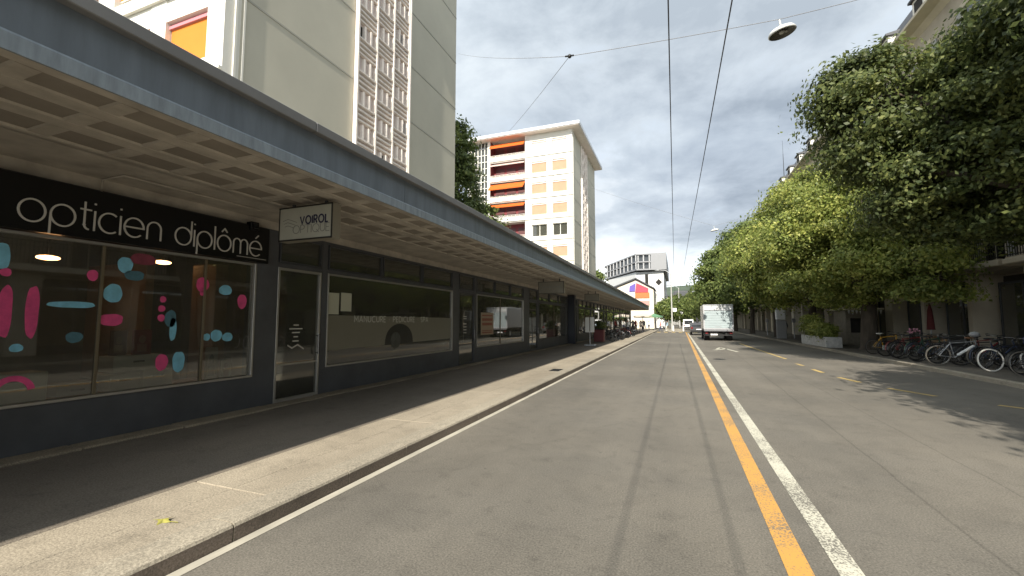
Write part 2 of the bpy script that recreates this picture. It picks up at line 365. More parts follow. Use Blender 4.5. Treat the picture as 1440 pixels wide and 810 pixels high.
# ------------------------------------------------------------------ single stroke lettering
def arc(cx, cy, r, a0, a1, n=20, ry=None):
    ry = ry or r; return [(cx + r * math.cos(R(a0 + (a1 - a0) * i / n)), cy + ry * math.sin(R(a0 + (a1 - a0) * i / n))) for i in range(n + 1)]
def glyph(ch):
    c = lambda x=.5: arc(x, .5, .5, 0, 360, 28)
    G = {
     'o': ([c()], 1.0), 'ô': ([c(), [(.3, 1.2), (.5, 1.42), (.7, 1.2)]], 1.0),
     'p': ([arc(.5, .5, .5, 180, 540, 28), [(0, .5), (0, -.42)]], 1.0), 'd': ([arc(.5, .5, .5, 0, 360, 28), [(1, .5), (1, 1.45)]], 1.0),
     't': ([[(.2, 1.35), (.2, .25)] + arc(.42, .25, .22, 180, 270, 8), [(0, .98), (.5, .98)]], .45),
     'i': ([[(0, 0), (0, .98)], [(0, 1.28), (0, 1.36)]], .0), 'l': ([[(0, 0), (0, 1.45)]], .0),
     'c': ([arc(.5, .5, .5, 52, 308, 22)], .82), 'e': ([[(0.02, .5), (1, .5)] + arc(.5, .5, .5, 0, 315, 26)[1:]], 1.0),
     'é': ([[(0.02, .5), (1, .5)] + arc(.5, .5, .5, 0, 315, 26)[1:], [(.45, 1.18), (.72, 1.42)]], 1.0),
     'n': ([[(0, 0), (0, .55)] + arc(.38, .6, .38, 180, 0, 14) + [(.76, 0)]], .76),
     'm': ([[(0, 0), (0, .6)] + arc(.28, .68, .28, 180, 0, 12) + [(.56, 0)], [(.56, .6)] + arc(.84, .68, .28, 180, 0, 12) + [(1.12, 0)]], 1.12),
     'V': ([[(0, 1), (.4, 0), (.8, 1)]], .8), 'O': ([c()], 1.0), 'I': ([[(0, 0), (0, 1)]], 0.0), 'R': ([[(0, 0), (0, 1), (.3, 1)] + arc(.32, .74, .26, 90, -90, 10) + [(.02, .48)], [(.3, .48), (.6, 0)]], .6),
     'L': ([[(0, 1), (0, 0), (.5, 0)]], .5), 'P': ([[(0, 0), (0, 1), (.3, 1)] + arc(.32, .74, .26, 90, -90, 10) + [(.02, .48)]], .58),
     'T': ([[(0, 1), (.7, 1)], [(.35, 1), (.35, 0)]], .7), 'Q': ([c(), [(.6, .3), (.98, -.05)]], 1.0), 'U': ([[(0, 1), (0, .35)] + arc(.33, .35, .33, 180, 360, 12) + [(.66, 1)]], .66),
     'E': ([[(.5, 1), (0, 1), (0, 0), (.5, 0)], [(0, .5), (.42, .5)]], .5), 'M': ([[(0, 0), (0, 1), (.4, .35), (.8, 1), (.8, 0)]], .8), 'A': ([[(0, 0), (.38, 1), (.76, 0)], [(.16, .33), (.6, .33)]], .76),
     'N': ([[(0, 0), (0, 1), (.65, 0), (.65, 1)]], .65), 'C': ([arc(.5, .5, .5, 50, 310, 20)], .82), 'D': ([[(0, 0), (0, 1), (.25, 1)] + arc(.27, .5, .5, 90, -90, 14) + [(.02, 0)]], .77),
     '·': ([[(0, .45), (0, .55)]], .0), 'S': ([arc(.3, .74, .26, 40, 270, 14) + arc(.3, .24, .24, 90, -140, 14)[1:]], .6),
    }
    return G.get(ch, ([], .45))
def ribbon(mb, pts, w, place, d0, d1, m=0):
    """mitred stroke of width w; place(u, v, depth) -> world point"""
    n = len(pts); L_, R_ = [], []
    closed = (Vector(pts[0]) - Vector(pts[-1])).length < 1e-5 and n > 3
    for i in range(n):
        p = Vector(pts[i]); a = Vector(pts[i - 1]) if i else (Vector(pts[-2]) if closed else None); b = Vector(pts[i + 1]) if i < n - 1 else (Vector(pts[1]) if closed else None)
        d1_ = (p - a).normalized() if a is not None else None; d2_ = (b - p).normalized() if b is not None else None
        if d1_ is None: d1_ = d2_
        if d2_ is None: d2_ = d1_
        t = (d1_ + d2_); t = t.normalized() if t.length > 1e-4 else d1_
        nn = Vector((-t.y, t.x)); k = 1 / max(.5, nn.dot(Vector((-d1_.y, d1_.x)))); L_.append(p + nn * w * .5 * k); R_.append(p - nn * w * .5 * k)
    vs = []
    for i in range(n): vs += [place(L_[i].x, L_[i].y, d1), place(R_[i].x, R_[i].y, d1), place(L_[i].x, L_[i].y, d0), place(R_[i].x, R_[i].y, d0)]
    fs = []
    for i in range(n - 1):
        a, b = i * 4, i * 4 + 4; fs += [(a, a + 1, b + 1, b), (a + 2, b + 2, b + 3, a + 3), (a, b, b + 2, a + 2), (a + 1, a + 3, b + 3, b + 1)]
    if not closed: fs += [(0, 2, 3, 1), (n * 4 - 4, n * 4 - 3, n * 4 - 1, n * 4 - 2)]
    mb.add(vs, fs, m)
def lettering(text, size, width, gap, place, depth=.012, fit=None):
    mb = MB(); x = 0; items = []
    for ch in text:
        st, adv = glyph(ch); items.append((x, st)); x += adv + gap
    total = x - gap; k = size; kx = (fit / total) if fit else size
    q = 0
    for x0, st in items:
        for s_ in st:
            q += 1; ribbon(mb, [((x0 + p[0]) * kx, p[1] * k) for p in s_], width, place, 0, depth + .0004 * (q % 3))
    return mb

# ================================================================== THE SETTING
mb = MB(); mb.quad([(-900, -300, -0.02), (900, -300, -0.02), (900, 1500, -0.02), (-900, 1500, -0.02)])
single('ground', mb, mat('far_ground', (0.13, 0.12, 0.09), 0.95, var=.3, scale=.05), None, None, kind='structure')
def strip(name, x0, x1, y0, y1, z, m, step=20.0):
    mb = MB(); n = max(1, int((y1 - y0) / step))
    for i in range(n):
        a, b = y0 + (y1 - y0) * i / n, y0 + (y1 - y0) * (i + 1) / n
        mb.quad([(x0, a, z), (x1, a, z), (x1, b, z), (x0, b, z)])
    return single(name, mb, m, None, None, kind='structure')
KL, KR = -3.06, 7.62
strip('road', KL - .05, KR + .05, -60, 420, 0.0, M_road)
mb = MB(); mb.box((-14.0, -60, -.01), (-4.19, 75, .127)); single('pavement', mb, M_pave, None, None, kind='structure')  # asphalt begins at the canopy's shadow edge, its dark tone deepens the shade
mb = MB()
y = -20.0; rs = random.Random(3)
while y < 75:
    d = rs.uniform(2.6, 3.2); mb.cbox((-4.184, y + .006, -.01), (-3.714, y + d - .006, .13), .006); mb.cbox((-3.704, y + .006, -.01), (KL - .25, y + d - .006, .13), .004); y += d
single('pavement_slabs', mb, M_slab, None, None, kind='structure')
mb = MB(); mb.box((-4.186, -60, -.01), (KL - .246, 75, .118)); single('pavement_bed', mb, M_pave, None, None, kind='structure')
mb = MB(); y = -20.0
while y < 75:                                                    # granite kerb: rounded arris, rough dark face
    d = rs.uniform(.95, 1.25); a, b = y + .006, y + d - .006; jx = rs.uniform(-.008, .008); xo = KL
    pr = [(KL - .244, -.02), (xo, -.02), (xo + .004, .105), (xo - .006, .125), (xo - .03, .134), (KL - .244, .134)]
    n = len(pr); vs = [(p[0], a, p[1]) for p in pr] + [(p[0], b, p[1]) for p in pr]
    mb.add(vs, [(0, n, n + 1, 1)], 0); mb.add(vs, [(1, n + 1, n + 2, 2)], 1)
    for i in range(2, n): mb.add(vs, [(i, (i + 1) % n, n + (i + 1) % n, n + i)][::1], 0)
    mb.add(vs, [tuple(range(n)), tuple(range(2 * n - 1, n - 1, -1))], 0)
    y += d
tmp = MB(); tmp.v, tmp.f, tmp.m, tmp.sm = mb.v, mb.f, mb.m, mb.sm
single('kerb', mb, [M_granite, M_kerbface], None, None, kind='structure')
strip('gutter_line', KL + .01, KL + .095, -20, 62, .004, mat('pale_gutter', (0.40, 0.37, 0.30), .8, var=.25, scale=7, stretch=(1, .3, 1)))
# far left continues beyond the arcade
mb = MB(); mb.box((-60, 75, -.01), (-4.2, 300, .12)); single('far_pavement', mb, M_pave, None, None, kind='structure')
# right pavement with its kerb
mb = MB(); mb.box((KR + .18, -60, -.01), (12.5, 300, .12)); single('pavement', mb, asphalt('right_pavement', (0.15, 0.135, 0.11), (0.10, 0.09, 0.075)), None, None, kind='structure')
mb = MB(); y = -20.0
while y < 200:
    d = rs.uniform(1.0, 1.3); mb.cbox((KR, y + .004, -.03), (KR + .18, y + d - .004, .125), .018); y += d
single('kerb', mb, M_granite, None, None, kind='structure')
# worn footing strip along the shop wall
mb = MB(); rs = random.Random(11); y = -6.0
while y < 70:
    d = rs.uniform(.5, 1.4); mb.cbox((-6.73, y, .1), (-6.42 + rs.uniform(-.03, .03), y + d - .01, .148 + rs.uniform(0, .012)), .012); y += d
single('wall_footing', mb, asphalt('worn_concrete', (0.38, 0.32, 0.23), (0.13, 0.11, 0.085)), None, None, kind='structure')
# painted markings
def mark(name, quads, z, m):
    mb = MB()
    for q in quads: mb.quad([(p[0], p[1], z) for p in q])
    return single(name, mb, m, None, None, kind='structure')
def longline(x0, w, sl, y0, y1, n=30):
    qs = []
    for i in range(n):
        a, b = y0 + (y1 - y0) * i / n, y0 + (y1 - y0) * (i + 1) / n; xa, xb = x0 + sl * a, x0 + sl * b
        qs.append([(xa - w / 2, a), (xa + w / 2, a), (xb + w / 2, b), (xb - w / 2, b)])
    return qs
mark('yellow_line_marking', longline(.665, .155, .0075, -10, 70), .004, M_yline)
mark('white_line_marking', longline(.97, .145, .006, -10, 62), .004, M_wline)
def dash(p, q, w=.13):
    p, q = Vector(p), Vector(q); t = (q - p).normalized(); n = Vector((-t.y, t.x)) * w / 2; return [p - n, p + n, q + n, q - n]
mark('dashed_line_marking', [dash(a, b) for a, b in (((7.6, 9.2), (6.9, 9.95)), ((6.3, 10.5), (5.7, 11.15)), ((5.14, 12.0), (4.68, 13.0)), ((4.45, 14.0), (4.28, 15.0)), ((4.22, 16.2), (4.2, 17.2)), ((4.2, 18.4), (4.2, 19.3)), ((4.3, 21.5), (4.2, 35.5)))], .004, M_ydash)
mark('arrow_marking', [dash((1.9, 26.7), (2.75, 28.3), .25), dash((2.45, 29.4), (2.95, 25.6), .16), dash((2.45, 29.5), (2.1, 27.6), .16), dash((2.3, 24.0), (2.3, 26.6), .0)][:3], .004, M_wline)
mark('far_crossing_marking', [[(x, 66), (x + .5, 66), (x + .5, 69.5), (x, 69.5)] for x in np.arange(-2.8, 7.2, 1.0)], .004, M_ydash)

# ================================================================== SHOP ARCADE (left)
WX = -6.72
arc_root = root('shop_arcade', (WX, 0, 0), "long single-storey row of charcoal shopfronts under a deep coffered canopy", 'building')
segs = []       # (kind, y0, y1)
segs += [('win', -.75, 5.30), ('door', 5.72, 6.76), ('win', 6.90, 12.24), ('door', 12.66, 13.85), ('win', 14.0, 19.1), ('door', 19.9, 21.3), ('win', 21.5, 27.6), ('niche', 27.9, 30.6),
         ('win', 31.2, 36.0), ('door', 36.3, 37.5), ('win', 37.8, 43.0), ('door', 43.4, 44.6), ('win', 44.9, 50.0), ('win', 50.4, 55.4), ('door', 55.8, 57.0), ('win', 57.3, 62.6), ('win', 63, 68.0)]
wall = MB(); ARC_END = 70.0; X0, X1 = WX - .25, WX
prev = -12.0
for k, a, b in segs:
    wall.box((X0, prev, .10), (X1, a, 3.24)); prev = b                     # pier
wall.box((X0, prev, .10), (X1, ARC_END, 3.24))
for k, a, b in segs:
    if k == 'win': wall.box((X0, a, .10), (X1, b, .67))
    if a > 5.5: wall.box((X0 + .02, a, 2.59), (X1 - .01, b, 2.67))
    wall.box((X0, a, 3.19 if a > 5.5 else 2.62), (X1 - .002, b, 3.24))
    if k == 'door': wall.box((X0, a, .10), (X1 - .02, b, .135))
part('wall', wall, M_plinth, arc_root, True)
hb = MB(); hb.box((X0, -12, 3.24), (WX - .012, ARC_END, 3.5)); part('header', hb, M_soffit, arc_root, True)
# interiors
rooms = MB(); cuts = [-12, 6.83, 12.45, 19.5, 30.9, 43.2, 55.6, ARC_END]
for a, b in zip(cuts[:-1], cuts[1:]):
    a += .03; b -= .03
    rooms.quad([(X0, a, .14), (X0, b, .14), (-11, b, .14), (-11, a, .14)], 1)
    rooms.quad([(X0, a, 3.3), (-11, a, 3.3), (-11, b, 3.3), (X0, b, 3.3)], 0)
    rooms.quad([(-11, a, .14), (-11, b, .14), (-11, b, 3.3), (-11, a, 3.3)], 0)
    rooms.quad([(X0, a, .14), (-11, a, .14), (-11, a, 3.3), (X0, a, 3.3)], 0)
    rooms.quad([(X0, b, .14), (X0, b, 3.3), (-11, b, 3.3), (-11, b, .14)], 0)
part('interior', rooms, [M_int, M_intfl], arc_root, True)
body = MB(); body.box((-13.8, -12, .1), (-11.05, ARC_END, 3.5)); part('rear_volume', body, M_stone, arc_root, True)
endw = MB(); endw.box((-11.05, ARC_END, .1), (WX - .25, ARC_END + .2, 3.5)); endw.box((-13.8, ARC_END + .003, .1), (-11.05, ARC_END + .2, 3.5)); part('end_wall', endw, M_soffit, arc_root, True)

def make_window(a, b, z0, z1, mull=(), trim=M_alu, glass=G_SHOP, name='window', t=.035):
    fr = MB(); x = WX
    for (p, q) in (((x - .06, a, z0), (x + .018, a + t, z1)), ((x - .06, b - t, z0), (x + .018, b, z1)), ((x - .06, a + t, z1 - t), (x + .016, b - t, z1)), ((x - .06, a + t, z0), (x + .03, b - t, z0 + t))): fr.cbox(p, q, .004)
    o = part(name, fr, trim, arc_root, True)
    for ym in mull: mu = MB(); mu.box((x - .055, ym - .014, z0 + t), (x - .041, ym + .014, z1 - t)); mu.box((x - .0335, ym - .014, z0 + t), (x - .012, ym + .014, z1 - t)); part('mullion', mu, M_mull, o)
    pn = MB(); pn.box((x - .04, a + t, z0 + t), (x - .034, b - t, z1 - t)); part('pane', pn, glass, o)
    return o
def transoms(a, b, n, gl=G_DARK):
    w = (b - a) / n
    for i in range(n): make_window(a + i * w + .02, a + (i + 1) * w - .02, 2.675, 3.185, trim=M_frame, glass=gl, name='transom_window', t=.03)
def make_door(a, b, trim=M_alu, glass=G_SHOP, handle='r', kick=False):
    t = .045; x = WX; fr = MB()
    for (p, q) in (((x - .07, a, .135), (x - .0, a + t, 2.585)), ((x - .07, b - t, .135), (x - .0, b, 2.585)), ((x - .07, a + t, 2.585 - t), (x - .002, b - t, 2.585)), ((x - .07, a + t, .135), (x - .002, b - t, .135 + .07))): fr.cbox(p, q, .004)
    fr.box((x - .06, a + t, .80), (x - .02, b - t, .83))
    o = part('door', fr, trim, arc_root, True)
    pn = MB(); pn.box((x - .05, a + t, .205), (x - .042, b - t, .80)); pn.box((x - .05, a + t, .83), (x - .042, b - t, 2.54)); part('pane', pn, glass, o)
    yh = b - t - .03; h = MB(); h.tube([(x + .05, yh, .95), (x + .05, yh, 1.35)], .014); h.tube([(x - .01, yh, .98), (x + .05, yh, .98)], .01); h.tube([(x - .01, yh, 1.32), (x + .05, yh, 1.32)], .01)
    part('handle', h, M_chrome, o); return o
win_objs = []
for i, (k, a, b) in enumerate(segs):
    if k == 'win':
        mull = [3.19, 4.46] if i == 0 else ([] if i == 2 else ([16.3] if i == 4 else [a + (b - a) * .5]))
        w = make_window(a + .01, b - .01, .67, 2.59, mull, trim=M_alu if i < 5 else M_frame, glass=G_SHOP if i < 3 else G_DARK); win_objs.append(w)
        if i == 0:
            pass
        else: transoms(a, b, 3 if i < 7 else 3)
    elif k == 'door':
        make_door(a + .01, b - .01, trim=M_alu if i == 1 else M_frame, glass=G_SHOP if i == 1 else G_DARK); transoms(a, b, 1)
    else:
        nb = MB(); nb.box((WX - .9, a, .13), (WX - .86, b, 2.58)); nb.box((WX - .86, a + .5, .13), (WX - .82, a + .56, 2.58)); nb.box((WX - .86, b - .6, .13), (WX - .82, b - .54, 2.58))
        part('entrance_door', nb, mat('navy_door', (.012, .016, .03), .4), arc_root, True)
        cp = MB(); cp.cbox((WX - .2, a, .13), (WX + .45, a + .45, 3.34), .02); part('column', cp, mat('navy_column', (.014, .018, .03), .45), arc_root, True); transoms(a, b, 2)

# window paint blobs (children of the optician's window)
D = [('b',2.32,2.30,0.130,0.280),('p',2.36,2.13,0.090,0.090),('p',2.38,1.71,0.110,0.560),('p',2.59,1.71,0.110,0.580),('b',2.93,1.80,0.440,0.075),('p',3.10,2.17,0.110,0.140),('b',3.43,2.34,0.170,0.210),('P',3.63,2.44,0.300,0.150),('B',3.54,2.21,0.220,0.130),('b',3.32,1.96,0.200,0.240),('p',3.32,1.62,0.250,0.150),('B',2.97,1.41,0.160,0.130),('b',2.49,1.31,0.110,0.090),('p',4.43,2.16,0.190,0.220),('p',4.43,2.03,0.070,0.080),('b',4.79,2.10,0.210,0.160),('p',5.08,1.93,0.160,0.240),('p',3.90,1.91,0.080,0.090),('p',3.89,1.78,0.090,0.090),('p',3.89,1.65,0.090,0.100),('B',4.01,1.64,0.150,0.240),('b',4.05,1.49,0.090,0.320),('b',4.53,1.36,0.110,0.110),('b',4.68,1.38,0.180,0.180),('b',4.86,1.35,0.170,0.140),('p',3.93,1.03,0.160,0.230),('b',4.15,1.02,0.160,0.290),
     ('p', 1.8, 1.7, .11, .5), ('b', 1.3, 2.1, .2, .2), ('p', 1.0, 1.3, .2, .2), ('b', .5, 1.7, .4, .08), ('p', .1, 2.0, .15, .2)]
rs = random.Random(5)
for c, y, z, w, h in D:
    mb = MB(); n = 26; e = 2.6 if (w / h < .6 or w / h > 1.5) else 2.1; ph = rs.uniform(0, 6); pts = []
    for i in range(n):
        a = 2 * math.pi * i / n; ca, sa = math.cos(a), math.sin(a)
        rr = (abs(ca) ** e + abs(sa) ** e) ** (-1 / e) * (1 + .035 * math.sin(3 * a + ph) + .02 * math.sin(7 * a + ph * 2))
        pts.append((y + w / 2 * ca * rr, z + h / 2 * sa * rr))
    mb.prism([(p[0], p[1]) for p in pts], WX - .0335, WX - .031, axis='x')
    m = {'b': M_blue, 'p': M_pink, 'P': mat('dull_pink_paint', (.25, .05, .08), .6, var=.3, scale=12), 'B': mat('dull_blue_paint', (.08, .2, .26), .6, var=.3, scale=12)}[c]
    part('painted_spot', mb, m, win_objs[0])
mb = MB(); ribbon(mb, arc(2.49, .82, .15, 10, 170, 14, .16), .06, lambda u, v, d: (WX - .0335 + d, u, v), 0, .003); part('painted_spot', mb, M_pink, win_objs[0])

# beauty salon window: frosted band, dark wheel-arch shape with a grey hub, lettering, two notices
w2 = win_objs[1]
mb = MB(); mb.prism([(6.95, 1.0), (12.19, 1.06), (12.19, 1.71), (6.95, 1.73)], WX - .0335, WX - .031, axis='x'); part('frosted_band', mb, M_film, w2)
pts = [(8.86, 1.02)] + [(9.47 + .60 * math.cos(R(a)), 1.02 + .52 * math.sin(R(a)) ** .8) for a in range(170, 5, -10)] + [(10.08, 1.02)]
mb = MB(); mb.prism(pts, WX - .0305, WX - .0285, axis='x'); part('arch_shape', mb, M_filmdark, w2)
pts = arc(9.3, 1.12, .21, 0, 360, 22); mb = MB(); mb.prism(pts[:-1], WX - .028, WX - .026, axis='x'); part('hub_shape', mb, mat('hub_grey', (.07, .078, .07), .4, var=.4, scale=8), w2)
part('lettering', lettering('MANUCURE · PEDICURE · SPA', .135, .020, .30, lambda u, v, d: (WX - .0303 + d, 7.77 + u, 1.585 + v * 1.0), .002, fit=3.05), mat('white_vinyl', (.60, .60, .54), .6), w2)
for (a, b, z0, z1) in ((6.99, 7.28, 1.75, 2.2), (7.34, 7.66, 1.82, 2.22)):
    mb = MB(); mb.box((WX - .0335, a, z0), (WX - .031, b, z1)); part('paper_notice', mb, M_paper, w2)
mb = MB()
for z, w in ((1.52, .12), (1.45, .3), (1.38, .18), (1.30, .1), (1.22, .14)): mb.box((WX - .0415, 6.2 - w / 2, z), (WX - .04, 6.2 + w / 2, z + .022))
ribbon(mb, [(6.02, 1.16), (6.12, 1.10), (6.25, 1.16), (6.4, 1.07)], .025, lambda u, v, d: (WX - .0415 + d, u, v), 0, .0015)
dr = [o for o in kids(arc_root) if o.name.startswith('door')]
part('door_lettering', mb, M_letter, dr[0])
mb = MB(); mb.box((WX - .045, 13.1, .9), (WX - .043, 13.12, 1.9)); 
for z in (1.75, 1.68, 1.5, 1.4, 1.3, 1.2): mb.box((WX - .0415, 13.2 - .12, z), (WX - .04, 13.2 + .1, z + .03))
part('door_lettering', mb, M_letter, dr[1])
w3 = win_objs[2]
mb = MB(); mb.box((WX - .0335, 14.45, 1.1), (WX - .028, 15.6, 1.93)); nt_ = part('paper_notice', mb, mat('cream_notice', (.42, .33, .25), .8), w3, label='large cream notice with pink text blocks')
mb = MB()
for z, h in ((1.80, .05), (1.62, .10), (1.45, .10), (1.24, .03), (1.16, .05)): mb.box((WX - .0278, 14.55, z), (WX - .0265, 15.5, z + h))
part('printed_lines', mb, mat('brick_print', (.30, .12, .09), .8), w3)

# canopy
EX = -4.04
can = MB(); can.box((-13.8, -12, 3.56), (EX - .004, ARC_END, 3.91), 0)
canopy = part('canopy', can, M_gravel, arc_root, True)
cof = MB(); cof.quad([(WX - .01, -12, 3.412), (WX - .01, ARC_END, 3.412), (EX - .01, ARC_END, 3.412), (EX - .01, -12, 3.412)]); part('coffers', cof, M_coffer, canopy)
rib = MB(); SZ = 3.39
def frus(x0, x1, y0, y1, c=.012):      # soffit beam between coffers, tapered down
    rib.add([(x0 + c, y0, SZ), (x1 - c, y0, SZ), (x1 - c, y1, SZ), (x0 + c, y1, SZ), (x0, y0, 3.411), (x1, y0, 3.411), (x1, y1, 3.411), (x0, y1, 3.411)], [(0, 3, 2, 1), (0, 1, 5, 4), (1, 2, 6, 5), (2, 3, 7, 6), (3, 0, 4, 7)])
rows = [(-5.72, -5.24), (-5.12, -4.70), (-4.58, -4.18)]
rib.box((WX - .012, -12, SZ), (-5.76, ARC_END, 3.411)); 
for xa, xb in ((-5.76, -5.70), (-5.26, -5.10), (-4.72, -4.56), (-4.20, EX)):
    frus(xa - .03, xb + .03 if xb != EX else EX, -12, ARC_END, .012)
y = -11.7 + .33; P0 = 1.6 - .61 * 22
for i in range(int((ARC_END - P0) / .61)):
    y = P0 + .61 * i + .43
    for xa, xb in ((-5.672, -5.288), (-5.072, -4.748), (-4.532, -4.228)):
        c = .012; ya, yb = y, y + .16; z_ = SZ + .0015
        rib.add([(xa, ya + c, z_), (xb, ya + c, z_), (xb, yb - c, z_), (xa, yb - c, z_), (xa, ya, 3.411), (xb, ya, 3.411), (xb, yb, 3.411), (xa, yb, 3.411)], [(0, 3, 2, 1), (0, 1, 5, 4), (2, 3, 7, 6)])
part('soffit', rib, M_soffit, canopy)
fs = MB(); y = -12.0
while y < ARC_END - .1:
    b = min(y + 5.9, ARC_END); fs.box((EX - .003, y + .003, 3.365), (EX + .02, b - .003, 3.85)); y = b
part('fascia', fs, M_fascia, canopy)
f2 = MB(); f2.prism([(EX + .0205, 3.358), (EX + .034, 3.358), (EX + .034, 3.475), (EX + .0205, 3.495)], -12, ARC_END, axis='y'); part('fascia_lit_band', f2, M_fascia_lit, canopy)  # lit strip along the fascia's foot, painted as a lighter band
fl = MB(); y = -12.0
while y < ARC_END - .1:
    b = min(y + 3.95, ARC_END); fl.cbox((-4.6, y + .002, 3.85), (EX + .10, b - .002, 3.965), .008); y = b
part('flashing', fl, M_flash, canopy)
cap = MB(); cap.box((-5.0, -12, 3.97), (-4.62, ARC_END, 4.06)); part('kerb_upstand', cap, mat('upstand', (.42, .41, .37), .8), canopy)
en = MB(); en.box((-13.8, ARC_END, 3.325), (EX + .03, ARC_END + .04, 3.94)); part('end_fascia', en, M_fascia, canopy)
cd = MB(); cd.tube([(WX + .02, 3.1, 3.22), (WX + .02, 3.1, 3.375), (-6.25, 3.1, 3.375), (-6.2, 4.9, 3.375)], .012, m=0); part('conduit', cd, M_soffit, arc_root, True)
# optician's long sign
r_ = root('shop_sign', (WX + .05, 2.3, 2.62), "long black fascia sign reading opticien diplômé in thin pale letters", 'sign')
mb = MB(); mb.cbox((WX + .004, -.9, 2.60), (WX + .10, 5.44, 3.21), .008); part('sign_panel', mb, M_black, r_, True)
part('lettering', lettering('opticien diplômé', .250, .018, .20, lambda u, v, d: (WX + .101 + d, 2.36 + u, 2.70 + v), .012, fit=2.92), M_letter, r_, True)
mb = MB(); mb.box((WX + .1, 4.85, 2.655), (WX + .106, 5.38, 2.662)); part('underline', mb, M_letter, r_, True)
# projecting light boxes
def lightbox(x0, x1, y, z0, z1, dpt, label, face, writing, name='hanging_sign', ymat=None):
    r = root(name, ((x0 + x1) / 2, y, z0), label, 'sign', 'projecting signs under the canopy'); t = .022
    mb = MB(); mb.cbox((x0, y + .006, z0), (x1, y + dpt, z1), .006); part('sign_case', mb, mat('sign_case', (.26, .24, .19), .5), r, True)
    fr = MB(); 
    for p, q in (((x0, y - .004, z0), (x0 + t, y + .0055, z1)), ((x1 - t, y - .004, z0), (x1, y + .0055, z1)), ((x0 + t, y - .004, z1 - t), (x1 - t, y + .0055, z1)), ((x0 + t, y - .004, z0), (x1 - t, y + .0055, z0 + t))): fr.box(p, q)
    part('sign_frame', fr, mat('dark_trim', (.02, .02, .018), .5), r, True)
    fc = MB(); fc.box((x0 + t, y, z0 + t), (x1 - t, y + .004, z1 - t)); part('sign_face', fc, face, r, True)
    bk = MB(); 
    for x in (x0 + .2, x1 - .2): bk.box((x - .02, y + dpt * .4, z1), (x + .02, y + dpt * .6, SZ))
    part('bracket', bk, M_frame, r, True)
    for fn in writing: part(*fn(r))
    return r
M_face = mat('opal_face', (.44, .44, .37), .35, var=.05)
navy = mat('navy_ink', (.012, .012, .05), .5); silver = mat('silver_ink', (.22, .22, .20), .5)
lightbox(-5.66, -4.62, 4.8, 2.81, 3.33, .17, "pale light box reading VOIROL OPTIQUE hanging above the optician's door", M_face,
         [lambda r: ('lettering', lettering('VOIROL', .115, .024, .34, lambda u, v, d: (-5.23 + u, 4.7995 - d, 3.05 + v), .002, fit=.53), navy, r, True),
          lambda r: ('lettering', lettering('OPTIQUE', .12, .011, .18, lambda u, v, d: (-5.37 + u, 4.7995 - d, 2.915 + v), .002, fit=.70), silver, r, True)] if True else [])
mb = MB()
for k in range(3): ribbon(mb, [(-5.58 + .02 * k, 3.12 - .045 * k), (-5.48, 3.145 - .05 * k), (-5.40, 3.12 - .05 * k), (-5.3 - .03 * k, 3.085 - .04 * k)], .010, lambda u, v, d: (u, 4.7995 - d, v), 0, .0016)
vr = [o for o in bpy.data.objects if o.name == 'hanging_sign'][0]
part('emblem', mb, silver, vr, True)
def bars(zs, x0, x1, y, m):
    def f(r):
        mb = MB()
        for z, h in zs: mb.box((x0, y - .003, z), (x1, y - .0005, z + h))
        return ('printed_lines', mb, m, r, True)
    return f
M_face2 = mat('grey_face', (.24, .23, .19), .4, var=.1)
lightbox(-5.46, -4.35, 17.4, 2.76, 3.27, .2, "plain grey hanging sign just before the navy shop entrance", M_face2, [bars([(3.02, .04)], -5.3, -4.5, 17.4, silver)])
lightbox(-5.13, -4.29, 25.6, 2.82, 3.24, .2, "smaller grey hanging sign beyond the navy shop entrance", M_face2, [bars([(3.03, .04), (2.95, .03)], -5.0, -4.4, 25.6, silver)])
mb = MB(); mb.cbox((-6.7, 5.05, 3.13), (-6.58, 5.2, 3.27), .01); mb.cbox((-6.6, 5.08, 3.16), (-6.54, 5.17, 3.24), .01)
single('security_camera', mb, M_black, "small black box fixed to the wall beside the VOIROL OPTIQUE light box", 'camera')

# optician's display, on a shelf behind the glass
r_ = root('display_shelf', (-7.2, 2, .14), "low wooden display ledge inside the optician's window", 'shelf')
mb = MB(); mb.cbox((-7.75, -.7, .60), (-7.02, 5.25, .65), .01); part('ledge', mb, M_wood, r_, True)
mb = MB(); mb.box((-7.7, -.6, .14), (-7.1, 5.2, .60)); part('plinth', mb, M_int, r_, True)
M_box = mat('pale_carton', (.70, .73, .68), .7, var=.12, scale=3)
def carton(x, y0, y1, z0, z1, label, m=M_box, d=.35):
    rr = root('display_box', (x, (y0 + y1) / 2, z0), label, 'box', "boxes in the optician's window")
    b = MB(); b.cbox((x - d, y0, z0), (x, y1, z1), .008); part('case', b, m, rr, True)
    g = MB(); g.box((x, (y0 + y1) / 2 - .07, z1 - .1), (x + .003, (y0 + y1) / 2 + .07, z1 - .075)); part('grip_slot', g, M_dark, rr, True)
carton(-7.15, 3.55, 3.90, .65, .88, "pale box low in the optician's window, left one of the bottom pair")
carton(-7.15, 3.93, 4.32, .65, .90, "pale box low in the optician's window, right one of the bottom pair")
carton(-7.2, 3.6, 4.2, .90, 1.12, "pale box lying across the top of the bottom pair in the optician's window")
carton(-7.12, 2.35, 2.92, .65, 1.0, "wide white box under the pink bars in the optician's window")
carton(-7.3, 3.08, 3.5, .65, .80, "low grey box beside the wide white box in the optician's window", mat('grey_carton', (.25, .25, .22), .7))
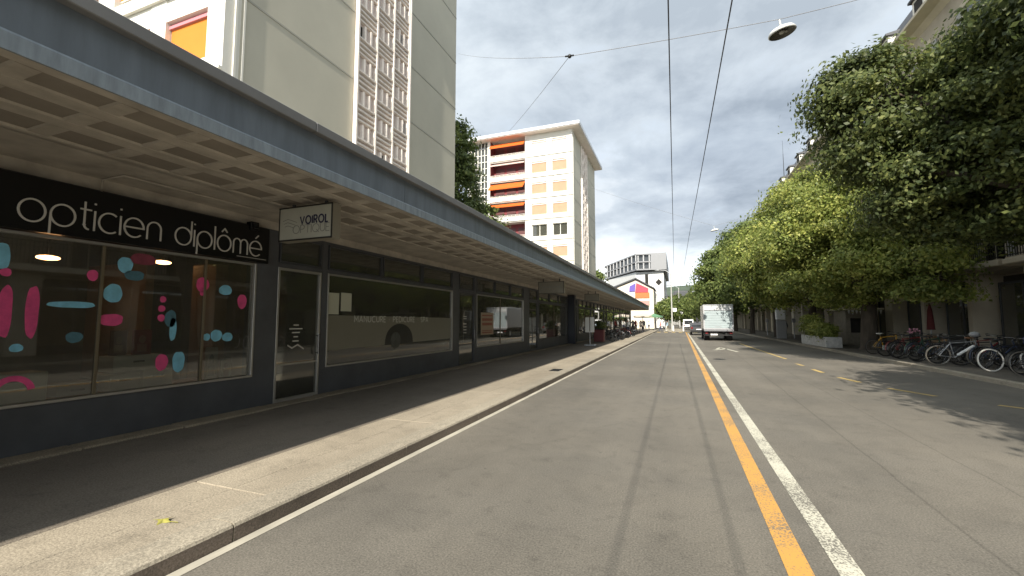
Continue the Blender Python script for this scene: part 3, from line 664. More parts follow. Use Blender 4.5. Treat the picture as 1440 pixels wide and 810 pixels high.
def poster(x, y0, y1, z0, z1, label, m, m2, name='poster'):
    rr = root(name, (x, (y0 + y1) / 2, z0), label, 'poster' if name == 'poster' else 'card')
    b = MB(); b.cbox((x - .02, y0, z0), (x, y1, z1), .004); part('board', b, m, rr, True)
    g = MB(); w = (y1 - y0); h = z1 - z0; g.sphere((x, y0 + w * .5, z0 + h * .62), (.002, w * .2, h * .16), 14, 8); g.box((x - .001, y0 + w * .25, z0 + h * .12), (x + .0015, y1 - w * .25, z0 + h * .42)); part('print', g, m2, rr, True)
poster(-7.3, 3.86, 4.10, 1.12, 1.48, "red poster standing on the stacked boxes in the optician's window", mat('red_print', (.30, .02, .02), .6), mat('rose_print', (.40, .16, .13), .6))
poster(-7.35, 3.62, 3.82, 1.12, 1.47, "brown poster left of the red poster in the optician's window", mat('brown_print', (.16, .05, .03), .6), mat('tan_print', (.30, .16, .09), .6))
poster(-7.15, 4.80, 5.0, .65, 1.18, "card with a dark figure between the two red flower pots in the window", mat('cream_card', (.42, .38, .30), .7), M_dark, 'display_card')
poster(-7.12, 5.04, 5.22, .65, .98, "small blank cream card at the window's far corner", mat('cream_card', (.42, .38, .30), .7), mat('tan_print', (.30, .16, .09), .6), 'display_card')
mb = MB(); mb.cbox((-9.5, 4.3, .65), (-7.9, 4.42, 2.55), .01); mb.cbox((-7.9, 5.0, .14), (-7.3, 5.22, 2.58), .01)
single('wooden_partition', mb, M_wood, "golden wood partition at the far end of the optician's window", 'partition')
for i, (y, z, n_) in enumerate(((3.3, 2.5, "lit oval lamp above the blue dots, left of two in the optician's shop"), (4.75, 2.62, "lit oval lamp near the wooden partition in the optician's shop"))):
    rr = root('ceiling_lamp', (-8.3, y, z), n_, 'lamp', "lamps in the optician's shop")
    b = MB(); b.sphere((-8.3, y, z), (.1, .13, .035)); part('lamp_glow', b, mat('warm_lamp', (1.0, .50, .20), .5, emit=8.0), rr, True)
    b = MB(); b.tube([(-8.3, y, z + .035), (-8.3, y, 3.3)], .008); part('rod', b, M_iron, rr, True)

# ================================================================== TOWERS
def tower(name, x1, y0, depth, z0, zc_top, nf, label, seed, blinds, awn, base_floor_h=2.88, glow=None):
    r = root(name, (x1, y0, z0), label, 'building'); H = base_floor_h; zt = zc_top + 1.7; W = 15.2; x2 = x1 - W
    cols = [(-.75, -2.72), (-3.5, -5.6)]; bal = (-6.55, -11.75); gl = (-12.15, -14.8)
    g = MB(); g.box((x1 - .3, y0 + .502, z0), (x1, y0 + depth, zt)); g.box((x2, y0 + .502, z0), (x2 + .3, y0 + depth, zt)); g.box((x2 + .3, y0 + depth - .3, z0), (x1 - .3, y0 + depth, zt)); part('gable_wall', g, M_gable, r, True)
    z = z0
    jz = [zc_top + 1.28 - H * k for k in range(nf + 1)]
    for z in jz:
        if z > z0 + .3: j = MB(); j.box((x1, y0 + .64, z - .03), (x1 + .018, y0 + 5.35, z + .03)); j.box((x1, y0 + 9.1, z - .03), (x1 + .018, y0 + depth, z + .03)); part('panel_joint', j, M_joint, r, True)
    c = MB(); c.box((x1 + bal[0], y0 + .5, z0), (x1 - .3, y0 + .7, zt)); c.box((x2 + .3, y0 + 1.6, z0), (x1 + bal[0], y0 + 1.8, zt)); part('core', c, M_dark, r, True)
    # front wall: piers and spandrels
    f = MB(); edges = [0, -.75, -2.72, -3.5, -5.6, bal[0], bal[1], gl[0], gl[1], -W]
    for a, b in ((0, -.75), (-2.72, -3.5), (-5.6, bal[0]), (bal[1], gl[0]), (gl[1], -W)): f.box((x1 + b, y0, z0), (x1 + a, y0 + (.5 if a > -6 else 1.6), zt))
    for k in range(nf):
        zc = zc_top - H * k; lo = max(z0, zc - 2.08)
        for a, b in cols: f.box((x1 + b, y0 + .02, lo), (x1 + a, y0 + .5, zc - .80))
        f.box((x1 + bal[1], y0 + .02, zc - 1.30), (x1 + bal[0], y0 + .16, zc - .62)); f.box((x1 + bal[1], y0 + .16, zc - 1.45), (x1 + bal[0], y0 + 1.6, zc - 1.30))
    for a, b in cols: f.box((x1 + b, y0 + .02, zc_top + .80), (x1 + a, y0 + .5, zt))
    f.box((x1 + .001, y0 + .30, z0), (x1 + .05, y0 + .38, zt)); f.box((x1 + .001, y0 + .56, z0), (x1 + .05, y0 + .62, zt))
    part('front_wall', f, M_white, r, True)
    l = MB()
    for k in range(nf):
        zc = zc_top - H * k; l.box((x1 + bal[0] + .0, y0 - .10, zc - 1.36), (x1 - .0, y0 - .002, zc - 1.27)); l.box((x1 + bal[1], y0 - .06, zc - .66), (x1 + bal[0] - .02, y0 + .012, zc - .60))
    part('ledges', l, M_white, r, True)
    rc = MB(); rc.box((x1 + bal[0] - .03, y0 + .17, z0), (x1 + bal[0] - .004, y0 + 1.59, zt)); rc.box((x1 + bal[1] + .004, y0 + .17, z0), (x1 + bal[1] + .03, y0 + 1.59, zt)); rc.box((x1 + bal[1] + .03, y0 + 1.5, z0), (x1 + bal[0] - .03, y0 + 1.59, zt)); part('balcony_lining', rc, M_maroon, r, True)
    for k in range(nf):
        zc = zc_top - H * k
        if zc - 1.4 < z0: break
        for ci, (a, b) in enumerate(cols):
            fr = MB(); t = .07; xa, xb = x1 + b, x1 + a; ya = y0 + .22
            for p, q in (((xa, ya, zc - .8), (xa + t, ya + .1, zc + .8)), ((xb - t, ya, zc - .8), (xb, ya + .1, zc + .8)), ((xa + t, ya, zc + .73), (xb - t, ya + .1, zc + .8)), ((xa + t, ya, zc - .8), (xb - t, ya + .1, zc - .73)), (((xa + xb) / 2 - .04, ya + .02, zc - .73), ((xa + xb) / 2 + .04, ya + .1, zc + .73))): fr.box(p, q)
            w = part('window', fr, M_white, r, True)
            pn = MB(); pn.box((xa + t, ya + .05, zc - .73), (xb - t, ya + .06, zc + .73)); part('pane', pn, G_DARK, w)
            st = blinds(k, ci)
            if st:
                m, lo = st; bb = MB(); bb.box((xa + .03, ya - .05, zc - .8 + lo), (xb - .03, ya - .02, zc + .60)); part('blind', bb, m, w)
                bx = MB(); bx.box((xa + .003, ya - .12, zc + .60), (xb - .003, ya - .01, zc + .70)); bx.box((xa + .003, ya - .06, zc + .71), (xb - .003, ya - .012, zc + .797)); part('blind_box', bx, [M_pinkish if m is M_orange else M_cream], w)
                sl = MB(); sl.box((xa + .03, ya - .06, zc - .84 + lo), (xb - .03, ya - .015, zc - .8 + lo)); part('blind_rail', sl, M_cream, w)
        rl = MB(); 
        for i in range(9): x = x1 + bal[1] + .2 + i * .6; rl.box((x, y0 + .06, zc - .62), (x + .03, y0 + .09, zc - .45))
        rl.box((x1 + bal[1], y0 + .055, zc - .45), (x1 + bal[0], y0 + .095, zc - .41)); part('balcony_rail', rl, M_cream, r, True)
        wd = MB()
        for i in range(3): x = x1 + bal[1] + .3 + i * 1.7; wd.box((x, y0 + 1.44, zc - 1.2), (x + 1.3, y0 + 1.498, zc + .9))
        wf = part('balcony_door', wd, mat('dark_red_joinery', (.10, .03, .03), .5), r, True)
        a = awn(k)
        if a:
            drop, out, m = a; aw = MB(); xa, xb = x1 + bal[1] + .05, x1 + bal[0] - .05; zt_ = zc + 1.15
            aw.prism([(y0 + .1, zt_), (y0 - out, zt_ - drop), (y0 - out, zt_ - drop - .14), (y0 - out + .02, zt_ - drop - .14), (y0 - out + .03, zt_ - drop - .015), (y0 + .1, zt_ - .03)], xa, xb, axis='x')
            part('awning', aw, m, r, True)
    # stair glazing
    s = MB()
    xa, xb = x1 + gl[1], x1 + gl[0]
    for i in range(6): x = xa + (xb - xa) * i / 5; s.box((x - .05, y0 + .2, z0), (x + .05, y0 + .3, zt))
    z = z0
    while z < zt: s.box((xa, y0 + .22, z), (xb, y0 + .29, z + .08)); z += .96
    sw = part('stair_window', s, M_white, r, True); pn = MB(); pn.box((xa, y0 + .32, z0), (xb, y0 + .33, zt)); part('pane', pn, G_DARK, sw)
    # roof
    rf = MB(); rf.box((x2 - 1.0, y0 - 1.0, zt), (x1 + 1.1, y0 + depth + .6, zt + .10), 0); part('roof', rf, M_cream, r, True)
    re = MB()
    re.box((x2 - 1.1, y0 - 1.1, zt + .10), (x1 + 1.2, y0 + depth + .7, zt + .50)); part('roof_edge', re, mat('pale_roof_edge', (.58, .60, .62), .5), r, True)
    # louvred stair screen on the gable
    sc = MB(); ya, yb = y0 + 5.42, y0 + 8.98; cw = (yb - ya) / 3; X = x1
    sc.box((X + .0, ya, z0), (X + .03, yb, zt - .2), 1)
    for i in range(4): y = ya + cw * i; sc.box((X + .03, y - .035, z0), (X + .21, y + .035, zt - .2), 0)
    sc.box((X + .03, yb + .036, z0), (X + .24, yb + .12, zt - .2), 0)
    rr = random.Random(seed); pitch = H / 2
    for i in range(3):
        z = z0 - (pitch / 2 if i % 2 else 0) + .2; a, b = ya + cw * i + .036, ya + cw * (i + 1) - .036
        while z < zt - 1.6:
            zz = max(z, z0)
            for q in range(3): sc.box((X + .03, a, z + .06 + q * .22), (X + .17, b, z + .13 + q * .22), 0)
            z2 = z + .72; sc.box((X + .03, a, z2), (X + .19, b, z2 + .06), 0); ht = pitch - .78
            for q in range(4): yy = a + (b - a) * q / 3; sc.box((X + .03, max(a, yy - .045), z2 + .06), (X + .19, min(b, yy + .045), z2 + ht), 0)
            if rr.random() < .22:
                q = rr.randrange(3); yy = a + (b - a) * q / 3; sc.box((X + .031, yy + .05, z2 + .08), (X + .036, yy + (b - a) / 3 - .05, z2 + ht - .02), 2)
            z += pitch
    part('louvre_screen', sc, [M_cream, M_hshade, M_dark], r, True)
    return r
tower('apartment_tower', -12.2, 8.2, 14.1, 3.87, 10.3 + 2.88 * 5, 8, "tall grey-gabled apartment block rising directly above the shop arcade", 1,
      lambda k, c: (M_orange, .12 if c == 0 else .3) if k in (4, 5, 6) else ((M_orange, .5) if (k + c) % 2 else None), lambda k: (.5, .7, M_awning) if k in (1, 2) else None)
def b2_blinds(k, c):
    if k == 0: return (mat('shade_grey_blind', (.5, .44, .42), .8), .1)  # pinkish top-floor blinds greyed in colour for the roof's shade
    if k == 4: return None
    return (M_apricot, .12)
tower('apartment_tower', -12.2, 54.0, 16.5, .1, 25.2, 9, "white apartment block with orange awnings and balconies standing beyond the tree", 2, b2_blinds,
      lambda k: {0: (.62, .5, M_awning), 2: (.85, .8, M_awning), 3: (.42, .5, M_awning), 1: (.16, .2, mat('rolled_awning', (.62, .42, .38), .8)), 5: (.6, .6, M_awning)}.get(k))

# ================================================================== TREES
def leaf_cloud(name, blobs, count, size, m, seed, parent, base, clump=.55, per=70, droop=.25):
    rg = np.random.default_rng(seed); B = np.array(blobs, float); vol = B[:, 3] * B[:, 4] * B[:, 5]
    nc = count // per; pick = rg.choice(len(B), nc, p=(vol ** .6) / (vol ** .6).sum())
    d = rg.normal(size=(nc, 3)); d /= np.linalg.norm(d, axis=1)[:, None]; rad = rg.uniform(.25, 1.0, nc) ** .42
    cc = B[pick, :3] + d * rad[:, None] * B[pick, 3:6]
    k = rg.poisson(per, nc); idx = np.repeat(np.arange(nc), k); n = len(idx)
    cs = rg.uniform(.55, 1.25, nc)[idx] * clump
    off = np.clip(rg.normal(size=(n, 3)), -2.1, 2.1) * cs[:, None] * np.array([.95, .95, .40]); off[:, 2] -= droop * (off[:, 0] ** 2 + off[:, 1] ** 2)
    p = cc[idx] + off
    nrm = rg.normal(size=(n, 3)) * .42 + off / np.maximum(cs[:, None], .05) * np.array([.55, .55, 1.1]) + d[idx] * .35 + np.array([0, 0, .55]); nrm /= np.linalg.norm(nrm, axis=1)[:, None]
    a = np.cross(nrm, rg.normal(size=(n, 3))); a /= np.linalg.norm(a, axis=1)[:, None]; b = np.cross(nrm, a)
    s = (size * rg.uniform(.6, 1.25, n))[:, None]
    v = np.stack([p - a * s * .62, p - b * s * .36 - nrm * s * .08 - a * s * .05, p + a * s * .62 - nrm * s * .1, p + b * s * .36 - nrm * s * .08 - a * s * .05], 1).reshape(-1, 3) - np.array(base)
    me = bpy.data.meshes.new(name); me.vertices.add(len(v)); me.vertices.foreach_set('co', v.ravel().astype(np.float32))
    me.loops.add(len(v)); me.loops.foreach_set('vertex_index', np.arange(len(v), dtype=np.int32)); me.polygons.add(n)
    me.polygons.foreach_set('loop_start', np.arange(0, 4 * n, 4, dtype=np.int32)); me.update(calc_edges=True); me.materials.append(m)
    o = bpy.data.objects.new(name, me); COL.objects.link(o); o.parent = parent; return o, cc - np.array(base)
def tree(name, x, y, trunk_h, tr, blobs, count, size, m, seed, label, group='street trees', clump=.55, per=70, z0=.12):
    r = root(name, (x, y, z0), label, 'tree', group)
    bl = [(x + b[0], y + b[1], b[2], b[3], b[4], b[5]) for b in blobs]
    cr, cc = leaf_cloud('crown', bl, count, size, m, seed, r, (x, y, z0), clump, per)
    rg = random.Random(seed); t = MB(); bx, by = rg.uniform(-.2, .2), rg.uniform(-.2, .2); top = Vector((bx, by, trunk_h))
    t.tube([(0, 0, -.05), (0, 0, .12), (bx * .3, by * .3, trunk_h * .45), top], [tr * 1.45, tr * 1.1, tr * .92, tr * .85], 12)
    for b in bl:
        c = Vector((b[0] - x, b[1] - y, b[2] - z0)); mid = top.lerp(c, .5) + Vector((rg.uniform(-.3, .3), rg.uniform(-.3, .3), rg.uniform(-.2, .5)))
        t.tube([top - Vector((0, 0, .25)), top.lerp(mid, .5) + Vector((0, 0, .15)), mid, c], [tr * .62, tr * .45, tr * .32, tr * .14], 8)
        near = sorted(cc, key=lambda q: (Vector(q) - c).length)[:60]
        for q in rg.sample(near, min(7, len(near))):
            q = Vector(q); s_ = mid.lerp(c, rg.uniform(.2, .95)); t.tube([s_, s_.lerp(q, .5) + Vector((0, 0, .12)), q], [tr * .16, tr * .1, tr * .04], 5)
    part('trunk', t, M_bark, r); return r
# the dark plane trees of the near end; the first stands off the picture, only its shade and outer boughs are seen
tree('plane_tree', 10.4, 0.6, 4.2, .34, [(0, 0, 9, 5.0, 5.2, 4.2), (-2.0, 2.0, 7.5, 3.0, 3.2, 2.4), (-1.5, -2.5, 8.5, 3.2, 3.2, 2.6), (-3.4, -.5, 7.0, 1.6, 3.0, 1.4)], 70000, .20, M_leafdark, 21, "big dark plane tree at the near end of the row, beside the camera", clump=.6)
tree('plane_tree', 10.2, 15.0, 4.0, .36, [(.4, .8, 7.9, 4.3, 4.8, 3.1), (-.2, 2.2, 9.9, 2.1, 2.4, 1.2), (-4.0, 1.9, 8.5, 1.6, 1.8, 1.8), (-4.75, 2.0, 9.6, .85, .9, 1.0), (-4.1, 2.0, 10.3, .7, .8, .6), (-1.8, 1.9, 5.9, 2.6, 2.7, 1.6), (-.2, -2.8, 9.3, 3.1, 3.0, 2.6), (1.8, -3.4, 8.2, 3.8, 3.2, 2.6), (0, 3.0, 5.4, 2.6, 2.2, 1.2), (-4.4, 2.0, 7.0, .8, .9, .7)], 240000, .125, M_leafdark, 22, "tall dark plane tree filling the upper corner over the bicycles", clump=.46, per=210)
tree('lime_tree', 9.5, 28.2, 3.3, .38, [(0, 0, 7.2, 4.2, 4.8, 3.1), (-3.9, -.4, 6.2, 1.5, 3.2, 1.5), (-2.6, .3, 5.7, 2.5, 3.4, 2.2), (.2, -3.6, 5.4, 2.4, 2.4, 1.6), (-.8, -2.6, 6.8, 3.0, 2.9, 2.3), (-1.6, 1.2, 8.8, 2.4, 3.0, 1.7), (-.6, -.8, 4.0, 3.9, 4.2, 1.5), (-.2, -5.9, 4.15, 1.25, 1.2, .62), (.75, -6.2, 3.75, .75, .7, .28), (-.1, -5.6, 3.05, 1.0, 1.1, .36), (.75, -6.0, 2.85, .7, .7, .2), (-1.6, -4.6, 4.6, 1.5, 1.5, .8)], 120000, .135, M_leafbright, 23, "bright yellow-green lime tree with a thick dark trunk behind the yellow bicycle", clump=.42, per=170)
tree('lime_tree', 9.3, 37.5, 3.0, .28, [(-.6, -.6, 4.3, 3.9, 4.4, 1.6), (-3.8, 0, 6.4, 1.5, 3.4, 1.7), (0, 0, 7.9, 4.2, 4.6, 3.6), (-2.2, -1.0, 6.0, 2.8, 3.2, 2.4), (-.4, -1.0, 10.2, 2.7, 2.9, 2.0), (-2.6, 2.0, 7.6, 2.4, 2.8, 2.2)], 72000, .19, M_leafbright, 24, "lime tree behind the white planter, its top in front of the pale roof", clump=.55, per=130)
tree('lime_tree', 9.0, 48, 3.0, .26, [(-.6, -.5, 4.6, 3.8, 4.4, 1.6), (0, 0, 8.6, 4.0, 4.6, 3.9), (-2.4, -.8, 6.4, 2.8, 3.4, 2.6), (-1.8, .5, 9.6, 2.6, 3.0, 2.2)], 48000, .24, M_leafmid, 25, "lime tree between the planter tree and the truck, third visible trunk", clump=.6)
tree('maple_tree', 8.6, 60, 3.0, .28, [(-.4, 0, 8.2, 4.2, 4.8, 4.2), (-3.2, -.5, 7.0, 2.8, 3.2, 2.8), (-3.4, 1.0, 9.2, 1.9, 2.2, 1.9), (-1.6, 0, 10.3, 2.2, 2.4, 1.8)], 34000, .30, M_leafmid, 26, "rounded darker green tree rising just above the white truck", clump=.65)
for i, (x, y, s, lab) in enumerate(((8.4, 74, 1.0, "green tree next after the rounded one above the truck"), (8.2, 92, 1.0, "distant green tree showing between truck and rounded tree"), (9.0, 112, 1.1, "far green street tree near the end of the kerb"))):
    tree('maple_tree', x, y, 3, .26, [(-.6, 0, 7.0 * s, 4.0, 4.6, 3.8), (-2.8, 0, 6.2, 2.4, 3, 2.4)], 9000, .5, M_leafmid, 30 + i, lab, clump=.9, per=40)
tree('courtyard_tree', -15.4, 28.5, 6.5, .3, [(-.6, 0, 12.0, 2.3, 2.6, 3.6), (.9, .3, 9.0, 2.3, 2.4, 2.0), (-.2, .4, 15.2, 1.3, 1.4, 2.2), (1.8, .8, 7.6, 1.8, 2.0, 1.5), (.3, 0, 13.3, 1.2, 1.3, 1.1)], 26000, .22, M_leafmid, 41, "green tree squeezed between the grey gable and the white apartment block", None, clump=.45, z0=.1)
for i, (x, y, h, lab) in enumerate(((-1.9, 96, .8, "small round green tree between the white modern block and the nearer mast"), (-17.5, 96, 1.7, "tree showing over the far end of the canopy"), (.6, 128, 1.0, "far green tree behind the white lamp mast"))):
    tree('small_tree', x, y, 3, .2, [(0, 0, 5.2 * h, 2.6, 2.6, 2.6 * h), (.8, 0, 6.8 * h, 1.6, 1.6, 1.4)], 7000, .4, M_leafmid, 50 + i, lab, 'trees beyond the arcade', clump=.7, per=35, z0=.1)

# ================================================================== RIGHT HAND BUILDINGS
BX = 12.5
def townhouse(y0, y1, label, zeave, wallm, seed, dormers=True):
    r = root('stone_building', (BX, y0, 0.1), label, 'building', 'old stone blocks behind the street trees'); L_ = y1 - y0; rg = random.Random(seed)
    w = MB(); w.box((BX, y0, 3.7), (BX + 12, y1, zeave)); w.box((BX + 1.2, y0, .1), (BX + 12, y1, 3.7)); part('wall', w, wallm, r, True)
    n = max(3, int(L_ / 3.6)); bay = L_ / n
    for i in range(n + 1):
        pl = MB()
        y = y0 + bay * i; pw = .5 if i % 3 == 0 else .17; a, b = max(y0, y - pw), min(y1, y + pw); pl.cbox((BX - .02, a + .002, .1), (BX + 1.19, b - .002, 3.45), .02); pl.cbox((BX - .08, a - .02 if a > y0 else a, 3.45), (BX + 1.19, b + .02 if b < y1 else b, 3.69), .02); part('pillar', pl, M_stone2, r, True)
    for i in range(n):
        a, b = y0 + bay * i + .6, y0 + bay * (i + 1) - .6; s = MB(); X = BX + .7
        for p, q in (((X, a, .1), (X + .08, a + .07, 3.3)), ((X, b - .07, .1), (X + .08, b, 3.3)), ((X, a + .07, 3.2), (X + .08, b - .07, 3.3)), ((X, a + .07, .1), (X + .08, b - .07, .5)), ((X, (a + b) / 2 - .04, .5), (X + .08, (a + b) / 2 + .04, 3.2)), ((X, a + .07, 2.5), (X + .075, (a + b) / 2 - .04, 2.56))): s.box(p, q)
        o = part('shop_window', s, M_frame, r, True); pn = MB(); pn.box((X + .03, a + .07, .5), (X + .04, b - .07, 3.2)); part('pane', pn, G_DARK, o)
    bd = MB(); bd.box((BX + 1.12, y0 + .3, .2), (BX + 1.17, y1 - .3, 3.6)); part('shop_backing', bd, mat('shop_dim', (.05, .042, .035), .8, var=.6, scale=1.1), r, True)
    bs = MB(); bs.cbox((BX - 1.05, y0 + .05, 3.72), (BX + .0, y1 - .05, 3.93), .03); bs.box((BX - .95, y0 + .1, 3.93), (BX - .85, y1 - .1, 3.99)); part('balcony', bs, M_stone2, r, True)
    ir = MB(); y = y0 + .1; z1 = 4.95
    ir.box((BX - 1.0, y0 + .08, z1), (BX - .95, y1 - .08, z1 + .04)); ir.box((BX - .99, y0 + .08, 4.04), (BX - .96, y1 - .08, 4.07)); ir.box((BX - .99, y0 + .08, 4.75), (BX - .96, y1 - .08, 4.775))
    while y < y1 - .1: ir.box((BX - .985, y, 3.99), (BX - .965, y + .02, z1)); y += .13
    part('balcony_railing', ir, M_iron, r, True)
    fl = [(4.1, 2.5), (7.5, 2.2), (10.7, 2.1), (13.8, 1.9)]
    for z, h in fl:
        if z + h > zeave - .4: continue
        for i in range(n):
            c = y0 + bay * (i + .5); hw = .6; fr = MB()
            for p, q in (((BX - .07, c - hw - .16, z - .1), (BX - .003, c - hw, z + h)), ((BX - .07, c + hw, z - .1), (BX - .003, c + hw + .16, z + h)), ((BX - .10, c - hw - .2, z + h), (BX - .003, c + hw + .2, z + h + .22)), ((BX - .12, c - hw - .2, z - .22), (BX - .003, c + hw + .2, z - .10))): fr.box(p, q)
            fr.box((BX - .05, c - .025, z - .1), (BX - .012, c + .025, z + h)); o = part('window', fr, M_stone2, r, True)
            pn = MB(); pn.box((BX - .012, c - hw, z - .1), (BX - .004, c + hw, z + h)); part('pane', pn, mat('dark_pane', (.02, .022, .024), .08), o)
            sh = MB(); sh.box((BX - .055, c - hw - .58, z - .05), (BX - .014 - .06 + .05, c - hw - .17, z + h - .02)); sh.box((BX - .055, c + hw + .17, z - .05), (BX - .024, c + hw + .58, z + h - .02)); part('shutters', sh, M_shutter, o)
    co = MB(); co.prism([(BX - .75, zeave), (BX - .75, zeave + .14), (BX - .55, zeave + .2), (BX + .2, zeave + .2), (BX + .2, zeave - .35), (BX - .003, zeave - .35), (BX - .25, zeave - .12)], y0, y1, axis='y'); part('cornice', co, M_stone2, r, True)
    rf = MB(); z = zeave + .2; rf.prism([(BX - .5, z), (BX + 1.0, z + 2.7), (BX + 6, z + 4.2), (BX + 11, z + 2.7), (BX + 12, z)], y0, y1, axis='y'); rfo = part('roof', rf, M_slate, r, True)
    if dormers:
        for i in range(n):
            c = y0 + bay * (i + .5); d = MB(); d.box((BX - .1, c - .6, z + .003), (BX + 1.2, c + .6, z + 1.5), 0); d.prism([(BX - .25, z + 1.5), (BX - .25, z + 1.62), (BX + 1.3, z + 1.9), (BX + 1.3, z + 1.5)], c - .72, c + .72, axis='y', m=1); d.box((BX - .112, c - .4, z + .2), (BX - .102, c + .4, z + 1.35), 2)
            part('dormer', d, [M_white, M_slate, M_dark], rfo)
        for q in (.2, .75):
            y = y0 + L_ * q; ch = MB(); ch.box((BX + 3, y - .8, z + 2.5), (BX + 3.8, y + .8, z + 5.2), 0)
            for t in range(4): ch.tube([(BX + 3.4, y - .55 + t * .37, z + 5.2), (BX + 3.4, y - .55 + t * .37, z + 5.65)], .11, 8, m=1)
            part('chimney', ch, [M_stone, mat('terracotta', (.35, .12, .06), .8)], rfo)
    return r
townhouse(-14, 21.6, "near stone block with iron balcony, mostly outside the picture", 16.9, M_stone, 1)
townhouse(21.75, 46, "stone block with shop pillars and a dark iron balcony behind the bicycles", 17.1, M_stone, 2)
townhouse(46.1, 74, "pale stone block whose eave shows above the lime trees", 17.3, mat('pale_stone', (.52, .46, .36), .85, var=.12), 3)
townhouse(74.1, 108, "farther grey-roofed block seen over the rounded tree", 17.0, M_stone, 4)
townhouse(108.1, 150, "farthest stone block of the row, mostly behind leaves", 14.5, mat('pale_stone', (.52, .46, .36), .85), 5)
mb = MB(); mb.tube([(13.6, 64, 19), (13.6, 64, 23.5)], [.05, .03], 6); mb.tube([(13.6, 64, 23.5), (13.6, 64, 25.3)], [.02, .012], 5)
single('roof_antenna', mb, M_iron, "thin grey aerial standing on the roof edge against the clouds", 'antenna')

# ================================================================== FAR BUILDINGS AND HILLS
def far_block():
    r = root('modern_building', (-10, 104, .1), "white modern block with an overhanging grey glazed top, beyond the arcade", 'building')
    top = [(-1.9, 104), (-8.6, 103.6), (-19.0, 124), (-19.0, 140), (-1.9, 136)]
    low = [(-2.6, 105.0), (-8.8, 104.9), (-17.8, 122), (-17.8, 139), (-2.6, 135)]
    m = MB(); m.prism(low, .1, 13.2); part('white_body', m, mat('bright_white', (.62, .62, .60), .7), r, True)
    m = MB(); m.prism(low, 13.2, 13.5); part('shadow_gap', m, M_dark, r, True)
    gm = mat('grey_cladding', (.24, .245, .255), .5); m = MB(); m.prism(top, 13.5, 13.8); m.prism([(p[0], p[1]) for p in top], 17.1, 17.4)
    m.prism(top, 15.3, 15.55); ins = [(-2.2, 104.6), (-8.4, 104.3), (-18.4, 124.2), (-18.4, 139.6), (-2.2, 135.5)]
    m.prism([(-1.9, 104), (-5.3, 103.8), (-5.3, 104.5), (-2.4, 135.6), (-1.9, 136)], 13.8, 17.1)
    up = part('overhanging_top', m, gm, r, True); m = MB(); m.prism(ins, 13.8, 15.3); m.prism(ins, 15.55, 17.1); part('glazing', m, mat('top_glass', (.05, .055, .06), .1), r, True)
    for lo in (13.8, 15.55):
        for i in range(10):
            t = i / 9; x = -8.6 + (-19.0 + 8.6) * t; y = 103.6 + (124 - 103.6) * t; m = MB(); m.box((x - .13, y - .12, lo + (.0 if lo < 15 else .0)), (x + .13, y + .2, lo + 1.5)); 
            part('mullion', m, mat('pale_clad', (.34, .345, .35), .5), up)
        for x in (-8.1, -6.9, -5.6): m = MB(); m.box((x - .14, 103.85, lo), (x + .14, 104.15, lo + 1.5)); part('mullion', m, mat('pale_clad', (.34, .345, .35), .5), up)
    dz = 10.7; m = MB(); m.add([(-4.4, 104.9, dz), (-3.7, 104.9, dz + .75), (-3.0, 104.9, dz), (-3.7, 104.9, dz - .75)], [(0, 3, 2, 1)]); m.prism([(-4.4, dz), (-3.7, dz + .75), (-3.0, dz), (-3.7, dz - .75)], 104.86, 104.98, axis='y'); part('diamond_window', m, M_dark, r, True)
    m = MB(); m.box((-6.7, 104.7, 10.0), (-6.0, 104.96, 12.6)); part('slot_window', m, M_dark, r, True)
    for z in (6.5, 9): m = MB(); m.box((-2.7, 108, z), (-2.55, 112, z + 1.2)); part('side_window', m, M_dark, r, True)
far_block()
r = root('billboard_building', (-9, 92, .1), "low cream building with a bright purple, red and orange panel under its roof", 'building')
m = MB(); m.prism([(-12.8, .1), (-4.4, .1), (-4.4, 8.3), (-7.9, 10.4), (-12.8, 8.6)], 94.0, 104, axis='y'); part('wall', m, mat('cream_wall', (.66, .60, .50), .8), r, True)
for nm, pts, mm in (('purple_panel', [(-9.3, 7.9), (-8.1, 7.9), (-7.95, 9.7), (-9.2, 9.0)], mat('purple_print', (.12, .08, .36), .6)), ('red_panel', [(-8.08, 7.7), (-5.4, 7.7), (-5.4, 8.5), (-7.8, 9.7)], mat('red_panel', (.60, .05, .08), .6)), ('orange_panel', [(-8.1, 6.5), (-5.2, 6.5), (-5.2, 7.6), (-8.1, 7.6)], mat('orange_panel', (.60, .15, .04), .6)), ('pink_panel', [(-7.4, 5.0), (-5.2, 5.0), (-5.2, 5.9), (-7.4, 5.9)], mat('pink_panel', (.55, .25, .22), .6))):
    m = MB(); m.prism(pts, 93.86, 93.97, axis='y'); part(nm, m, mm, r, True)
m = MB(); m.prism([(-12.9, 8.6), (-7.9, 10.5), (-4.2, 8.35), (-4.2, 8.6), (-7.9, 10.8), (-12.9, 8.9)], 93.6, 104.2, axis='y'); part('roof', m, M_slate, r, True)
m = MB(); m.prism([(-26, .1), (-13, .1), (-13, 9.0), (-26, 9.0)], 96, 118, axis='y')
o = root('pale_building', (-20, 96, .1), "plain pale block beside the billboard building, behind the canopy", 'building'); part('wall', m, M_white, o, True)
m = MB()
m = MB(); m.box((-26.4, 95.6, 9.0), (-12.9, 118.3, 9.3)); part('roof', m, M_slate, o, True)
